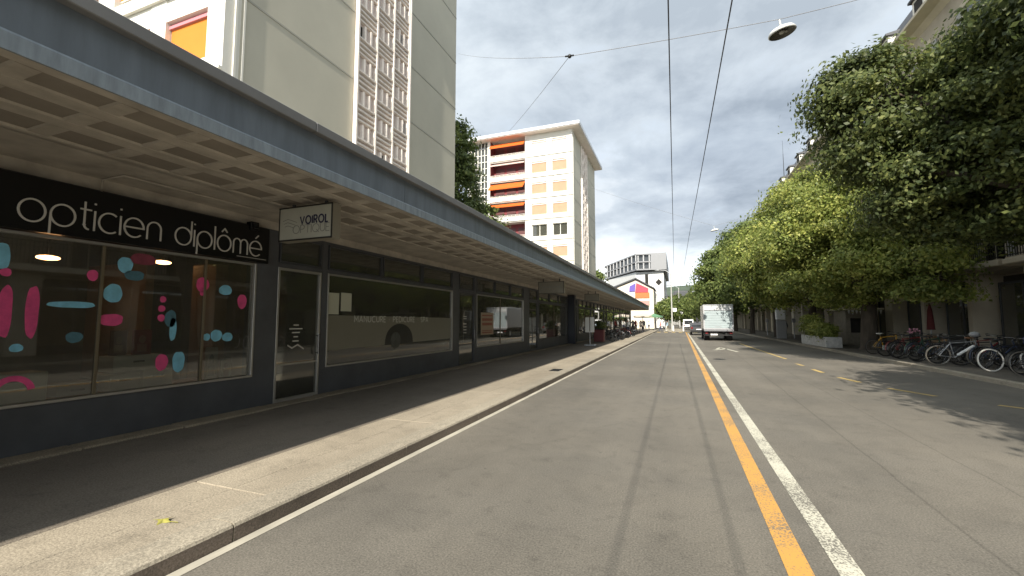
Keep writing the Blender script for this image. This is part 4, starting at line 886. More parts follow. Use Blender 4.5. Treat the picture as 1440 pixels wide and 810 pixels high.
# hill with the town on it
def hill(name, cx, cy, rx, ry, h, m, seed):
    rg = random.Random(seed); mb = MB(); n, k = 40, 10; vs = []
    for j in range(k + 1):
        for i in range(n):
            a = 2 * math.pi * i / n; t = j / k; hh = h * math.cos(t * math.pi / 2) ** 1.3 * (1 + .08 * math.sin(5 * a + seed)); vs.append((cx + rx * t * math.cos(a), cy + ry * t * math.sin(a), hh - .5 * t))
    fs = [(j * n + i, (j + 1) * n + i, (j + 1) * n + (i + 1) % n, j * n + (i + 1) % n) for j in range(k) for i in range(n)]; mb.add(vs, fs, 0, True); return single(name, mb, m, None, None, kind='structure')
hill('hill', 60, 700, 420, 260, 52, mat('wooded_hill', (.05, .07, .045), .95, var=.5, scale=.03), 1)
hill('hill', -420, 1300, 900, 300, 60, mat('far_hill', (.10, .13, .15), .95), 2)
# blocks and greenery closing the street
def closing(x0, x1, y, z, label, m, roofm=M_slate, rows_=3):
    r = root('distant_house', ((x0 + x1) / 2, y, .1), label, 'building', 'houses closing the far end of the street')
    b = MB(); b.box((x0, y, .1), (x1, y + 12, z)); part('wall', b, m, r, True)
    b = MB(); b.prism([(x0 - .5, z), (x1 + .5, z), (x1 - 1.5, z + 2.4), (x0 + 1.5, z + 2.4)], y - .5, y + 12.5, axis='y'); part('roof', b, roofm, r, True)
    k = max(2, int((x1 - x0) / 2.6))
    for f in range(rows_):
        for i in range(k):
            xx = x0 + (x1 - x0) * (i + .5) / k; zz = z - 1.2 - 2.7 * f; b = MB(); b.box((xx - .5, y - .06, zz - .8), (xx + .5, y - .01, zz + .7)); part('window', b, M_dark, r, True)
closing(-2, 12, 215, 13.5, "pale house with dark windows closing the street, behind the far poles", mat('pale_house', (.24, .235, .22), .8))
closing(13.5, 30, 225, 14.5, "grey house right of the pale one at the end of the street", mat('grey_house', (.16, .16, .155), .8))
closing(-20, -4, 235, 14.5, "cream house left of the pale one at the end of the street", mat('cream_house', (.27, .25, .21), .8))
for i, (x, y, s, lab) in enumerate(((1.5, 170, 1.25, "dark tree group left of the far road's end"), (8.5, 150, 1.5, "dark tree behind the white truck's roof line"), (5.2, 190, 1.4, "dark tree right at the end of the street"), (12, 182, 1.5, "far dark tree between the houses and the street trees"))):
    tree('distant_tree', x, y, 3, .3, [(0, 0, 6 * s, 4.5, 4, 3.6 * s), (1.5, 0, 4 * s, 3.4, 3, 2.6 * s)], 6000, .75, M_leafdark, 60 + i, lab, 'dark trees at the end of the street', clump=1.2, per=40, z0=0)

# ================================================================== OVERHEAD WIRES AND LAMPS
def sag(a, b, s, n=14):
    a, b = Vector(a), Vector(b); return [a.lerp(b, i / n) - Vector((0, 0, s * 4 * (i / n) * (1 - i / n))) for i in range(n + 1)]
def wire(name, pts, r, label, cat='wire', group=None, m=M_cable):
    mb = MB(); mb.tube(pts, r, 6); return single(name, mb, m, label, cat, group)
wire('trolley_wire', [(0.03, -20, 5.75)] + [(.03 - .004 * y, y, 5.75 - .10 * math.sin(math.pi * ((y + 4) % 26) / 26)) for y in range(-4, 150, 3)], .009, "nearly vertical trolley wire, left one of the overhead pair", 'wire', 'trolley wires over the road')
wire('trolley_wire', [(0.82, -20, 5.75)] + [(.80 - .006 * y, y, 5.75 - .10 * math.sin(math.pi * ((y + 4) % 26) / 26)) for y in range(-4, 150, 3)], .009, "slanting trolley wire, right one of the overhead pair", 'wire', 'trolley wires over the road')
NODE = (-2.25, 9.79, 8.0)
wire('span_wire', sag((-12.0, 22.27, 17.9), NODE, .15), .0065, "span wire from the grey gable's edge down to the wire joint", m=M_span)
wire('span_wire', sag(NODE, (2.25, 10.35, 8.14), .02) + sag((2.25, 10.35, 8.14), (12.5, 13.0, 10.6), .12)[1:], .0065, "span wire from the joint over the round lamp to the stone block", m=M_span)
wire('span_wire', sag(NODE, (-25.5, 53.9, 26.0), .9), .0065, "faint wire dropping from the joint towards the white apartment block", m=M_span)
wire('span_wire', sag((-4.2, 75.6, 6.6), (8, 75.6, 6.9), .25), .012, "far crosswise wire between masts at the end of the arcade", m=M_span)
wire('span_wire', sag((-6.6, 31.6, 12), (2.58, 32, 8.1), .1) + sag((2.58, 32, 8.1), (12.5, 32.4, 11), .1)[1:], .0065, "crosswise wire carrying the second round lamp", m=M_span)
mb = MB(); mb.sphere(NODE, .05, 8, 6); mb.tube([(NODE[0] - .12, NODE[1] + .05, NODE[2] + .05), (NODE[0] + .1, NODE[1], NODE[2])], .02, 6)
single('wire_joint', mb, M_iron, "small metal joint where three span wires meet in the sky", 'joint')
def disc_lamp(x, y, z, label):
    r = root('street_lamp', (x, y, z), label, 'lamp', 'round lamps hung over the road')
    b = MB(); pr = [(.02, .115), (.14, .105), (.23, .075), (.262, .03), (.268, 0), (.25, -.012)]; n = 28; vs = [(p[0] * math.cos(2 * math.pi * j / n), p[0] * math.sin(2 * math.pi * j / n), p[1]) for p in pr for j in range(n)]
    b.add(vs, [(i * n + j, (i + 1) * n + j, (i + 1) * n + (j + 1) % n, i * n + (j + 1) % n) for i in range(len(pr) - 1) for j in range(n)], 0, True); b.tube([(0, 0, .11), (0, 0, .30)], .02, 8); part('housing', b, mat('lamp_housing', (.55, .56, .54), .4), r)
    b = MB(); vs = [(q * math.cos(2 * math.pi * j / n), q * math.sin(2 * math.pi * j / n), zz) for q, zz in ((.25, -.012), (.22, .03), (.10, .05)) for j in range(n)]; b.add(vs, [(i * n + j, i * n + (j + 1) % n, (i + 1) * n + (j + 1) % n, (i + 1) * n + j) for i in range(2) for j in range(n)], 0, True); b.add(vs[-n:], [tuple(range(n))]); part('reflector', b, mat('lamp_reflector', (.09, .09, .075), .35), r)
    b = MB(); b.sphere((0, 0, .02), (.06, .06, .035)); b.sphere((.09, .03, .025), (.03, .03, .02)); part('bulb', b, mat('bulb_glass', (.5, .5, .45), .2), r)
    r.rotation_euler = (R(5), R(-9), 0)
disc_lamp(2.3, 10.36, 7.82, "big round lamp with a dark underside hanging near the picture's top")
disc_lamp(2.58, 32, 7.78, "small second round lamp lower in the sky above the truck")
disc_lamp(2.7, 75.6, 6.4, "tiny farthest round lamp over the end of the street")
def mast(x, y, h, label, arm=0):
    r = root('lamp_mast', (x, y, .1), label, 'mast', 'pale masts at the end of the arcade')
    b = MB(); b.tube([(x, y, .1), (x, y, h)], [.13, .08], 10); b.tube([(x, y, .1), (x, y, 1.2)], [.2, .19], 10); part('pole', b, mat('pale_mast', (.40, .40, .38), .5), r, True)
    b = MB(); b.tube([(x, y, h - .2), (x - .8 * arm, y, h + .5), (x - 1.8 * arm, y, h + .6)], .05, 6); b.sphere((x - 2.1 * arm, y, h + .58), (.45, .18, .1)); part('lamp_arm', b, M_steel, r, True)
    b = MB(); b.cbox((x + .15, y - .1, 3.2), (x + .75, y - .04, 3.8), .01); part('sign_plate', b, mat('white_plate', (.7, .7, .7), .5), r, True)
mast(-.75, 76, 9.6, "nearer pale mast standing on the traffic island with a small plate", 1)
mast(.55, 104, 9.2, "second pale mast, thinner, right of the first one", 1)

# ================================================================== BICYCLES
def objmat(o, m):
    for s in o.material_slots: s.link = 'OBJECT'; s.material = m
    return o
def bike_meshes():
    Mx = {}
    WR, WB = .34, 1.05
    for nm, fat in (('thin', .016), ('fat', .024)):
        t = MB(); t.torus((0, 0, 0), WR - fat, fat, 1, 36, 8); Mx['tyre_' + nm] = t.mesh('tyre', M_rubber)
    w = MB(); w.torus((0, 0, 0), WR - .04, .011, 1, 36, 6)
    for i in range(18):
        a = 2 * math.pi * i / 18 + (.05 if i % 2 else -.05); s = .028 if i % 2 else -.028; w.tube([(.02 * math.cos(a + .8), s, .02 * math.sin(a + .8)), ((WR - .045) * math.cos(a), 0, (WR - .045) * math.sin(a))], .0018, 4, cap=False)
    w.tube([(0, -.05, 0), (0, .05, 0)], .022, 8); Mx['wheel'] = w.mesh('wheel', M_chrome)
    bb = (.42, 0, .28); st = (.30, 0, .80); hd = (.93, 0, .88); hl = (.965, 0, .72); rx = (0, 0, .34)
    f = MB(); r = .017
    f.tube([bb, st], r); f.tube([(.315, 0, .76), (.945, 0, .83)], r); f.tube([bb, hl], r * 1.15); f.tube([hd, hl], .021)
    for s in (-1, 1): f.tube([bb, (0, s * .06, .34)], .010); f.tube([(.315, s * .012, .75), (0, s * .06, .34)], .009)
    Mx['frame'] = f.mesh('frame', M_rubber)
    f = MB(); f.tube([bb, st], r); f.tube([(.34, 0, .60), (.955, 0, .76)], r); f.tube([bb, hl], r * 1.15); f.tube([hd, hl], .021)
    for s in (-1, 1): f.tube([bb, (0, s * .06, .34)], .010); f.tube([(.32, s * .012, .70), (0, s * .06, .34)], .009)
    Mx['frame_low'] = f.mesh('frame', M_rubber)
    f = MB()
    f.tube([(.965, -.05, .70), (.965, .05, .70)], .014)
    for s in (-1, 1): f.tube([(.965, s * .05, .70), (1.0, s * .055, .52), (1.05, s * .055, .34)], [.014, .013, .009])
    Mx['fork'] = f.mesh('fork', M_chrome)
    f = MB(); f.tube([(.935, 0, .86), (.925, 0, .96)], .013); f.tube([(.86, -.29, 1.0), (.93, -.2, .985), (.96, 0, .97), (.93, .2, .985), (.86, .29, 1.0)], .011)
    for s in (-1, 1): f.tube([(.79, s * .30, .99), (.87, s * .285, 1.0)], .017, m=1)
    f.tube([(.99, -.03, .90), (.99, .03, .90)], .03, m=1); Mx['handlebar'] = f.mesh('handlebar', [M_chrome, M_rubber])
    f = MB(); f.tube([(.30, 0, .80), (.285, 0, .92)], .012, m=1); f.sphere((.22, 0, .935), (.11, .075, .032), 14, 8); f.sphere((.34, 0, .938), (.09, .028, .02), 12, 6); Mx['saddle'] = f.mesh('saddle', [M_rubber, M_chrome])
    f = MB(); f.torus((.42, -.05, .28), .09, .006, 1, 24, 6); f.tube([(.42, -.07, .28), (.52, -.08, .14)], .009); f.tube([(.42, .07, .28), (.32, .08, .42)], .009); f.cbox((.48, -.17, .125), (.57, -.08, .15), .006); f.cbox((.27, .08, .41), (.36, .17, .435), .006); f.tube([(.0, -.05, .34 + .04), (.42, -.05, .28 + .09)], .004, 4); f.tube([(.0, -.05, .34 - .04), (.42, -.05, .28 - .09)], .004, 4); Mx['crank'] = f.mesh('crank', M_chrome)
    f = MB()
    for cx in (0.0, 1.05):
        pts = [(cx + .375 * math.cos(R(a)), .34 + .375 * math.sin(R(a))) for a in (range(20, 200, 15) if cx == 0 else range(10, 150, 14))]
        for i in range(len(pts) - 1):
            a, b = pts[i], pts[i + 1]; f.add([(a[0], -.025, a[1]), (b[0], -.025, b[1]), (b[0], .025, b[1]), (a[0], .025, a[1]), (a[0] * 1, -.025, a[1] - .004), (b[0], -.025, b[1] - .004), (b[0], .025, b[1] - .004), (a[0], .025, a[1] - .004)], [(0, 1, 2, 3), (7, 6, 5, 4), (0, 4, 5, 1), (3, 2, 6, 7)], 0, True)
    Mx['mudguard'] = f.mesh('mudguard', M_rubber)
    f = MB()
    for s in (-1, 1): f.tube([(0, s * .07, .36), (-.02, s * .06, .74)], .006, 6); f.tube([(.30, s * .04, .74), (-.26, s * .06, .74)], .006, 6)
    for q in range(4): f.tube([(-.24 + q * .13, -.06, .742), (-.24 + q * .13, .06, .742)], .005, 6)
    Mx['rack'] = f.mesh('luggage_rack', M_iron)
    f = MB()
    for k in range(7): f.tube([(.96 + .0, -.16, .78 + k * .035), (1.24, -.16, .78 + k * .035), (1.24, .16, .78 + k * .035), (.96, .16, .78 + k * .035)], .004, 4)
    for k in range(8): f.tube([(1.24, -.16 + k * .045, .78), (1.24, -.16 + k * .045, .99)], .004, 4); f.tube([(.96 + k * .04, -.16, .78), (.96 + k * .04, -.16, .99)], .004, 4); f.tube([(.96 + k * .04, -.16, .782), (.96 + k * .04, .16, .782)], .004, 4)
    Mx['basket'] = f.mesh('basket', M_iron)
    f = MB(); f.tube([(.3, .06, .3), (.12, .1, .02)], .008, 6); Mx['stand'] = f.mesh('kickstand', M_iron)
    return Mx
BM = bike_meshes()
def bicycle(x, y, rz, lean, label, fm, low=False, tyre='thin', tm=M_rubber, rim=M_chrome, saddle=M_rubber, extras=(), z=.12, group='bicycles parked along the right kerb', steer=0.0):
    r = root('bicycle', (x, y, z), label, 'bicycle', group); r.rotation_euler = (R(lean), 0, R(rz))
    objmat(part('frame', BM['frame_low' if low else 'frame'], None, r), fm)
    objmat(part('fork', BM['fork'], None, r), fm if low else M_chrome)
    for cx in (0, 1.05):
        w = part('wheel', BM['wheel'], None, r); w.location = (cx, 0, .34); objmat(w, rim); objmat(part('tyre', BM['tyre_' + tyre], None, w), tm)
    part('handlebar', BM['handlebar'], None, r); s = part('saddle', BM['saddle'], None, r); s.material_slots[0].link = 'OBJECT'; s.material_slots[0].material = saddle
    part('crank', BM['crank'], None, r)
    if 'mud' in extras: objmat(part('mudguard', BM['mudguard'], None, r), fm)
    if 'rack' in extras: part('luggage_rack', BM['rack'], None, r)
    if 'basket' in extras: part('basket', BM['basket'], None, r)
    part('kickstand', BM['stand'], None, r)
    return r
cm = lambda n, c, **k: mat(n, c, k.pop('rough', .35), **k)
black_f, yellow_f, silver_f = cm('black_frame', (.012, .012, .012)), cm('yellow_frame', (.62, .34, .04)), cm('silver_frame', (.40, .41, .42), metal=.6)
red_f, blue_f, green_f, grey_f, navy_f = cm('red_frame', (.25, .02, .02)), cm('blue_frame', (.02, .035, .08)), cm('green_frame', (.03, .09, .06)), cm('grey_frame', (.12, .12, .12)), cm('navy_frame', (.012, .018, .05))
pale_s, brown_s = cm('pale_saddle', (.6, .58, .5), rough=.6), cm('brown_saddle', (.16, .07, .03), rough=.6)
white_t = cm('white_tyre', (.66, .64, .58), rough=.7); beige_t = cm('beige_tyre', (.16, .145, .12), rough=.7)
yb = bicycle(8.30, 24.3, 14, 5, "yellow racing bicycle with a pale saddle at the far end of the parked row", yellow_f, saddle=pale_s, rim=beige_t)
mb = MB(); mb.cbox((.33, -.08, .20), (.58, -.05, .40), .02); part('chain_guard', mb, mat('white_guard', (.6, .6, .56), .5), yb)
fb = bicycle(8.25, 22.9, 6, 6, "dark city bicycle with pink flowers on its handlebar beside the yellow one", black_f, low=True, extras=('mud', 'rack'))
mb = MB(); rg = random.Random(4)
for i in range(26): mb.sphere((.95 + rg.uniform(-.16, .2), rg.uniform(-.18, .18), 1.05 + rg.uniform(-.05, .14)), rg.uniform(.02, .04), 6, 4)
part('flowers', mb, mat('pink_flowers', (.6, .28, .36), .8, var=.3), fb)
spec = [(8.35, 22.2, 12, -5, "red-framed bicycle third from the far end of the row", red_f, dict(extras=('mud',))),
        (8.2, 21.5, 2, 5, "black bicycle with front basket, second after the flowered one", black_f, dict(low=True, extras=('mud', 'basket', 'rack'))),
        (8.45, 20.9, 18, -6, "dark green bicycle with rack in the thick middle of the row", green_f, dict(extras=('rack', 'mud'))),
        (8.2, 20.2, 4, 6, "navy low-frame bicycle with basket left of the silver bicycle", navy_f, dict(low=True, extras=('basket', 'mud'))),
        (8.5, 19.6, 10, -4, "grey bicycle half hidden directly behind the silver bicycle", grey_f, dict(extras=('rack',))),
        (8.85, 19.0, -2, 5, "black racing bicycle with brown saddle behind the silver bicycle's front wheel", black_f, dict(saddle=brown_s)),
        (9.0, 18.1, 15, -5, "blue-framed bicycle between the silver and the white-tyred bicycles", blue_f, dict(low=True, extras=('mud', 'rack'))),
        (8.9, 16.35, 8, 4, "black bicycle with rack right behind the white-tyred one", black_f, dict(extras=('rack', 'mud'))),
        (8.65, 15.75, 12, -6, "black mud-guarded bicycle with grey tyres nearest the picture's edge", black_f, dict(tm=beige_t, extras=('mud', 'rack'))),
        (9.3, 15.3, 2, 5, "navy bicycle cut by the picture's edge, behind the nearest black one", navy_f, dict(low=True, extras=('basket',))),
        (9.9, 17.2, 20, 4, "grey bicycle standing in the second row near the stone pillar", grey_f, dict(extras=('rack',))),
        (10.0, 18.9, 5, -5, "black bicycle in the second row behind the silver bicycle", black_f, dict(low=True, extras=('basket', 'rack'))),
        (10.0, 21.0, 12, 5, "red bicycle in the second row behind the middle of the row", red_f, dict(extras=('rack',)))]
for x, y, rz, ln, lab, fm, kw in spec: bicycle(x, y, rz, ln, lab, fm, **kw)
sb = bicycle(8.22, 18.9, -2, 6, "silver electric bicycle with a thick white battery tube, centre of the row", silver_f, tyre='fat', tm=beige_t, extras=('rack',))
mb = MB(); mb.tube([(.50, 0, .36), (.92, 0, .69)], .042, 10); part('battery', mb, mat('white_battery', (.78, .78, .75), .35), sb)
mb = MB(); mb.sphere((.93, 0, 1.06), (.14, .11, .09), 14, 10); mb.tube([(.8, -.12, 1.03), (.95, 0, 1.16), (1.08, .12, 1.03)], .012, 6); part('helmet', mb, mat('grey_helmet', (.3, .3, .3), .4), sb)
wb = bicycle(8.62, 17.0, 10, -5, "bicycle with bold white tyres and a dark blue bag on its handlebar", black_f, tyre='fat', tm=white_t, extras=('mud',))
mb = MB(); mb.cbox((.98, -.17, .78), (1.22, .17, 1.04), .04); part('handlebar_bag', mb, mat('blue_bag', (.02, .02, .09), .7), wb)
# left side cluster under the canopy
lm = [(black_f, "black bicycle leaning by the dark red bin under the canopy"), (silver_f, "silver bicycle second after the dark red bin"), (black_f, "black bicycle in the middle of the left group, behind the silver one"), (red_f, "red bicycle in the left group under the canopy"), (grey_f, "grey bicycle near the far end of the left group"), (blue_f, "blue bicycle farthest along the left group")]
for i, (fm, lab) in enumerate(lm):
    bicycle(-5.5 + .35 * (i % 2), 32.5 + 2.3 * i, -14 + 5 * (i % 3), 5 if i % 2 else -5, lab, fm, extras=('mud', 'rack'), z=.126, group='bicycles under the canopy')

# ================================================================== VEHICLES
def truck():
    x, y = 3.2, 39.5; W, H0, H1, LN = 2.26, .98, 3.0, 4.6
    r = root('box_truck', (x, y, 0), "white box truck seen from behind, driving away in the right lane", 'truck')
    wp = mat('truck_white', (.52, .53, .53), .35, var=.06, scale=1.5); hw = W / 2
    b = MB(); b.cbox((-hw, 0, H0), (hw, LN, H1), .04); part('box', b, wp, r)
    b = MB()
    for s in (-1, 1): b.cbox((s * hw - s * .0, -.035, H0 - .05), (s * (hw - .09), -.001, H1), .01)
    b.cbox((-hw + .09, -.035, H1 - .10), (hw - .09, -.001, H1), .01); b.cbox((-hw + .09, -.035, H0 - .05), (hw - .09, -.001, H0 + .06), .01); b.cbox((-hw + .09, -.06, H1 - .47), (hw - .09, -.002, H1 - .41), .01); part('rear_frame', b, mat('rear_frame_white', (.38, .39, .40), .4), r)
    b = MB(); z = H0 + .07
    while z < H1 - .55: b.cbox((-hw + .1, -.025, z), (hw - .1, -.002, z + .20), .012); z += .205
    d = part('roller_door', b, mat('roller_white', (.32, .375, .385), .35, var=.08, scale=2), r)
    b = MB(); b.tube([(-.25, -.05, H0 + .2), (.25, -.05, H0 + .2)], .015, 6); part('handle', b, M_steel, d)
    b = MB(); b.cbox((-hw + .02, -.24, H0 - .20), (hw - .02, -.04, H0 - .06), .02); part('tail_lift', b, mat('dull_steel', (.16, .16, .17), .5), r)
    b = MB(); b.box((-.45, .2, .55), (-.35, LN + 1.5, .8)); b.box((.35, .2, .55), (.45, LN + 1.5, .8)); b.box((-hw + .15, .3, .8), (hw - .15, LN, .95)); part('chassis', b, M_iron, r)
    b = MB(); b.cbox((-hw + .1, -.1, .42), (hw - .1, -.02, .52), .01); b.box((-.6, -.05, .52), (-.5, .1, .8)); b.box((.5, -.05, .52), (.6, .1, .8)); part('underrun_bar', b, M_iron, r)
    b = MB(); b.box((-.62, -.115, .46), (-.1, -.103, .58)); part('number_plate', b, mat('white_plate', (.7, .7, .7), .5), r)
    for s in (-1, 1):
        b = MB(); b.cbox((s * (hw - .12), -.13, .58), (s * (hw - .32), -.03, .66), .01); part('tail_light', b, mat('tail_red', (.16, .01, .01), .25), r)
        b = MB(); b.tube([(s * (hw + .22), LN + 1.3, 1.7), (s * (hw - .1), LN + 1.3, 1.75)], .02, 6); b.cbox((s * (hw + .16), LN + 1.28, 1.45), (s * (hw + .34), LN + 1.36, 1.95), .02); part('mirror', b, M_rubber, r)
        for yy, tw in ((.95, .42), (4.9, .24)):
            b = MB(); xx = s * (hw - .06); b.tube([(xx, yy, .40), (xx - s * tw, yy, .40)], .40, 24); w = part('wheel', b, M_rubber, r)
            b = MB(); b.tube([(xx + s * .004, yy, .40), (xx - s * .03, yy, .40)], .22, 18); part('rim', b, M_steel, w)
        b = MB(); b.box((s * (hw - .1), .42, .35), (s * (hw - .52), .45, .72)); part('mud_flap', b, M_rubber, r)
    b = MB(); b.prism([(LN + .1, .5), (LN + 1.9, .5), (LN + 1.9, 1.2), (LN + 1.5, 2.1), (LN + .1, 2.2)], -hw + .12, hw - .12, axis='x'); part('cab', b, wp, r)
    r.location = (x, y, 0); r.rotation_euler = (0, 0, 0)
truck()
def car(x, y, label, m, van=False, name='parked_car', cat='car', group=None, rz=0):
    r = root(name, (x, y, 0), label, cat, group, R(rz)); h = 2.0 if van else 1.45
    pr = [(0, .35), (0, .95), (.12, h - .1), (.5, h), (3.0, h), (3.7, 1.05), (4.6, .9), (4.7, .35)] if van else [(0, .35), (0, .9), (.35, 1.0), (.9, h), (2.5, h), (3.2, 1.0), (4.2, .85), (4.3, .35)]
    b = MB(); b.prism(pr, -.88, .88, axis='x'); part('body', b, m, r)
    b = MB(); b.box((-.7, -.01, 1.05 if van else .0 + 1.0), (.7, .03, h - .25) if van else (.7, .03, 1.02)); 
    b.prism([(pr[2][0] - .012 if van else .33, 1.02), (pr[2][0] + .0 if van else .85, h - .08), (pr[2][0] + .02 if van else .88, h - .08), (pr[2][0] + .01 if van else .36, 1.02)], -.72, .72, axis='x'); part('rear_window', b, mat('car_glass', (.02, .022, .024), .08), r)
    b = MB(); L2 = 3.2
    for s in (-1, 1): b.prism([(.6, 1.03), (1.0, h - .12), (2.45, h - .12), (3.0, 1.03)], s * .882, s * .888, axis='x')
    part('side_windows', b, mat('car_glass', (.02, .022, .024), .08), r)
    for s in (-1, 1):
        b = MB(); b.cbox((s * .84, -.025, .72), (s * .62, .01, .95), .01); part('tail_light', b, mat('tail_red', (.16, .01, .01), .25), r)
        for yy in (.8, 3.5):
            b = MB(); b.tube([(s * .89, yy, .32), (s * .70, yy, .32)], .32, 20); w = part('wheel', b, M_rubber, r); b = MB(); b.tube([(s * .893, yy, .32), (s * .86, yy, .32)], .19, 14); part('rim', b, M_steel, w)
    b = MB(); b.cbox((-.86, -.06, .38), (.86, .0, .58), .02); part('bumper', b, M_rubber, r)
    b = MB(); b.box((-.26, -.07, .62), (.26, -.012, .73)); part('number_plate', b, mat('white_plate', (.7, .7, .7), .5), r)
    return r
car(2.35, 55, "dark small car showing just left of the truck's wheels", cm('dark_car', (.06, .06, .065)), name='small_car')
car(2.0, 88, "white van far ahead, left of the truck", cm('white_van', (.7, .7, .7)), van=True, name='delivery_van', cat='van')
car(5.2, 122, "grey car far ahead near the end of the street", cm('grey_car', (.3, .3, .32)), name='small_car')

# ================================================================== STREET FURNITURE, RIGHT
def planter(x0, x1, y0, y1, label):
    r = root('planter', ((x0 + x1) / 2, y0, .12), label, 'planter'); rg = random.Random(9); b = MB(); y = y0
    while y < y1: b.cbox((x0, y + .012, .14), (x0 + .03, min(y + .24, y1) - .006, .72 + rg.uniform(-.01, .01)), .005); y += .25
    x = x0
    while x < x1: b.cbox((x + .012, y0 - .03, .14), (min(x + .24, x1) - .006, y0, .72), .005); x += .25
    b.box((x0 + .03, y0, .12), (x1, y1, .70)); part('boards', b, mat('white_boards', (.50, .49, .46), .8, var=.3, scale=5), r, True)
    b = MB(); b.box((x0 + .06, y0 + .06, .70), (x1 - .05, y1 - .05, .715)); part('soil', b, mat('soil', (.03, .022, .015), .95), r, True)
    cr, _ = leaf_cloud('foliage', [((x0 + x1) / 2 - .1, y0 + .8, 1.0, .4, .8, .42), ((x0 + x1) / 2 + .1, y0 + 2.6, 1.15, .5, 1.3, .6), ((x0 + x1) / 2, y0 + 4.2, 1.3, .45, .9, .8)], 9000, .11, mat('x', (1, 1, 1)) if False else M_leafbright, 71, r, (r.location.x, r.location.y, .12), .2, 40)
    return r
planter(7.82, 8.6, 29.2, 34.3, "long white board planter with a bright green bush beside the kerb")
def pillar_sign():
    x, y = 8.5, 43.6; r = root('sign_pillar', (x, y, .12), "grey pillar with a glowing white sign head between the lime trunks", 'sign'); b = MB()
    b.cbox((x - .38, y - .12, .12), (x + .38, y + .12, 1.7), .03); part('pillar', b, mat('grey_pillar', (.30, .30, .30), .6), r, True)
    b = MB(); b.cbox((x - .42, y - .16, 1.72), (x + .36, y + .16, 2.75), .08); part('sign_head', b, mat('white_head', (.8, .8, .8), .4), r, True)
pillar_sign()
def parking_meter(x, y, h, label, m=M_steel):
    r = root('parking_meter', (x, y, .12), label, 'meter', 'slim posts on the right pavement'); b = MB(); b.tube([(x, y, .12), (x, y, h)], .045, 8); part('post', b, m, r, True)
    b = MB(); b.cbox((x - .14, y - .1, h), (x + .14, y + .1, h + .38), .05); part('head', b, mat('grey_pillar', (.30, .30, .30), .6), r, True)
parking_meter(9.5, 43.9, 1.5, "slim grey post right beside the white sign head")
parking_meter(9.2, 54, 1.5, "slim grey post beyond the white sign head, behind leaves")
r = root('kiosk', (10.4, 33, .12), "pale kiosk front with small white bunting behind the planter", 'kiosk'); b = MB(); b.cbox((9.95, 33, .12), (11.6, 35.2, 2.3), .03); part('cabin', b, mat('kiosk_beige', (.26, .23, .18), .8, var=.2), r, True)
b = MB(); b.box((10.2, 32.97, .9), (10.8, 32.995, 1.8)); b.box((10.95, 32.97, .15), (11.5, 32.995, 2.0)); part('openings', b, M_dark, r, True)
b = MB(); b.cbox((9.75, 32.4, 2.31), (11.75, 35.3, 2.42), .02); part('roof', b, M_stone2, r, True)
b = MB()
for i in range(9): xx = 9.9 + i * .2; b.prism([(xx, 2.3), (xx + .15, 2.3), (xx + .075, 2.05 - .05 * (i % 2))], 32.42, 32.425, axis='y')
part('bunting', b, mat('white_cloth', (.7, .7, .68), .8), r, True)
def bench(x, y, label):
    r = root('bench', (x, y, .12), label, 'bench'); b = MB()
    for i in range(4): b.cbox((x + .11 * i, y, .43), (x + .09 + .11 * i, y + 1.8, .47), .008)
    part('seat', b, M_wood, r, True); b = MB()
    for i in range(3): b.cbox((x + .44, y, .58 + .13 * i), (x + .47, y + 1.8, .68 + .13 * i), .008)
    part('backrest', b, M_wood, r, True)
    for yy in (y + .15, y + 1.6): b = MB(); b.box((x + .02, yy, .12), (x + .07, yy + .05, .429)); b.box((x + .38, yy, .12), (x + .43, yy + .05, .429)); b.box((x + .02, yy, .40), (x + .43, yy + .05, .429)); b.box((x + .43, yy, .40), (x + .437, yy + .05, .95)); part('leg', b, M_iron, r, True)
bench(10.6, 24.6, "slatted wooden bench against the lime tree's far side")
r = root('cafe_parasol', (11.4, 26.6, .12), "red café parasol folded between the stone pillars", 'parasol'); b = MB(); b.tube([(11.4, 26.6, .12), (11.4, 26.6, 2.5)], .025, 8); part('pole', b, M_steel, r, True)
b = MB(); b.tube([(11.4, 26.6, 1.2), (11.4, 26.6, 1.5), (11.4, 26.6, 2.1), (11.4, 26.6, 2.5)], [.16, .14, .1, .02], 10); part('cloth', b, mat('red_cloth', (.12, .022, .022), .8), r, True)
b = MB(); b.cbox((11.15, 26.35, .12), (11.65, 26.85, .2), .02); part('base', b, M_stone, r, True)

# ================================================================== LEFT CLUTTER
r = root('refuse_bin', (-5.0, 30.1, .126), "dark red bin with a plant on top, standing under the canopy", 'bin'); b = MB(); b.cbox((-5.4, 29.9, .2), (-4.72, 30.6, 1.05), .03); part('body', b, mat('oxblood', (.10, .015, .015), .5), r, True)
b = MB(); b.cbox((-5.44, 29.86, 1.05), (-4.68, 30.64, 1.13), .02); part('lid', b, M_iron, r, True); leaf_cloud('plant', [(-5.0, 30.2, 1.35, .4, .35, .25)], 1500, .08, M_leafdark, 81, r, (-5.0, 30.1, .126), .12, 40)
r = root('advert_board', (-4.95, 26.0, .126), "double white advertising board on a heavy grey foot by the canopy edge", 'board'); b = MB(); b.cbox((-5.25, 25.8, .126), (-4.6, 26.35, .22), .03); part('foot', b, M_steel, r, True)
b = MB(); b.tube([(-4.93, 26.05, .2), (-4.93, 26.05, 1.0)], .03, 8); part('post', b, M_steel, r, True)
for x0 in (-5.2, -4.9): b = MB(); b.cbox((x0, 26.02, .95), (x0 + .24, 26.06, 1.85), .008); part('panel', b, mat('white_panel', (.62, .63, .6), .5), r, True)
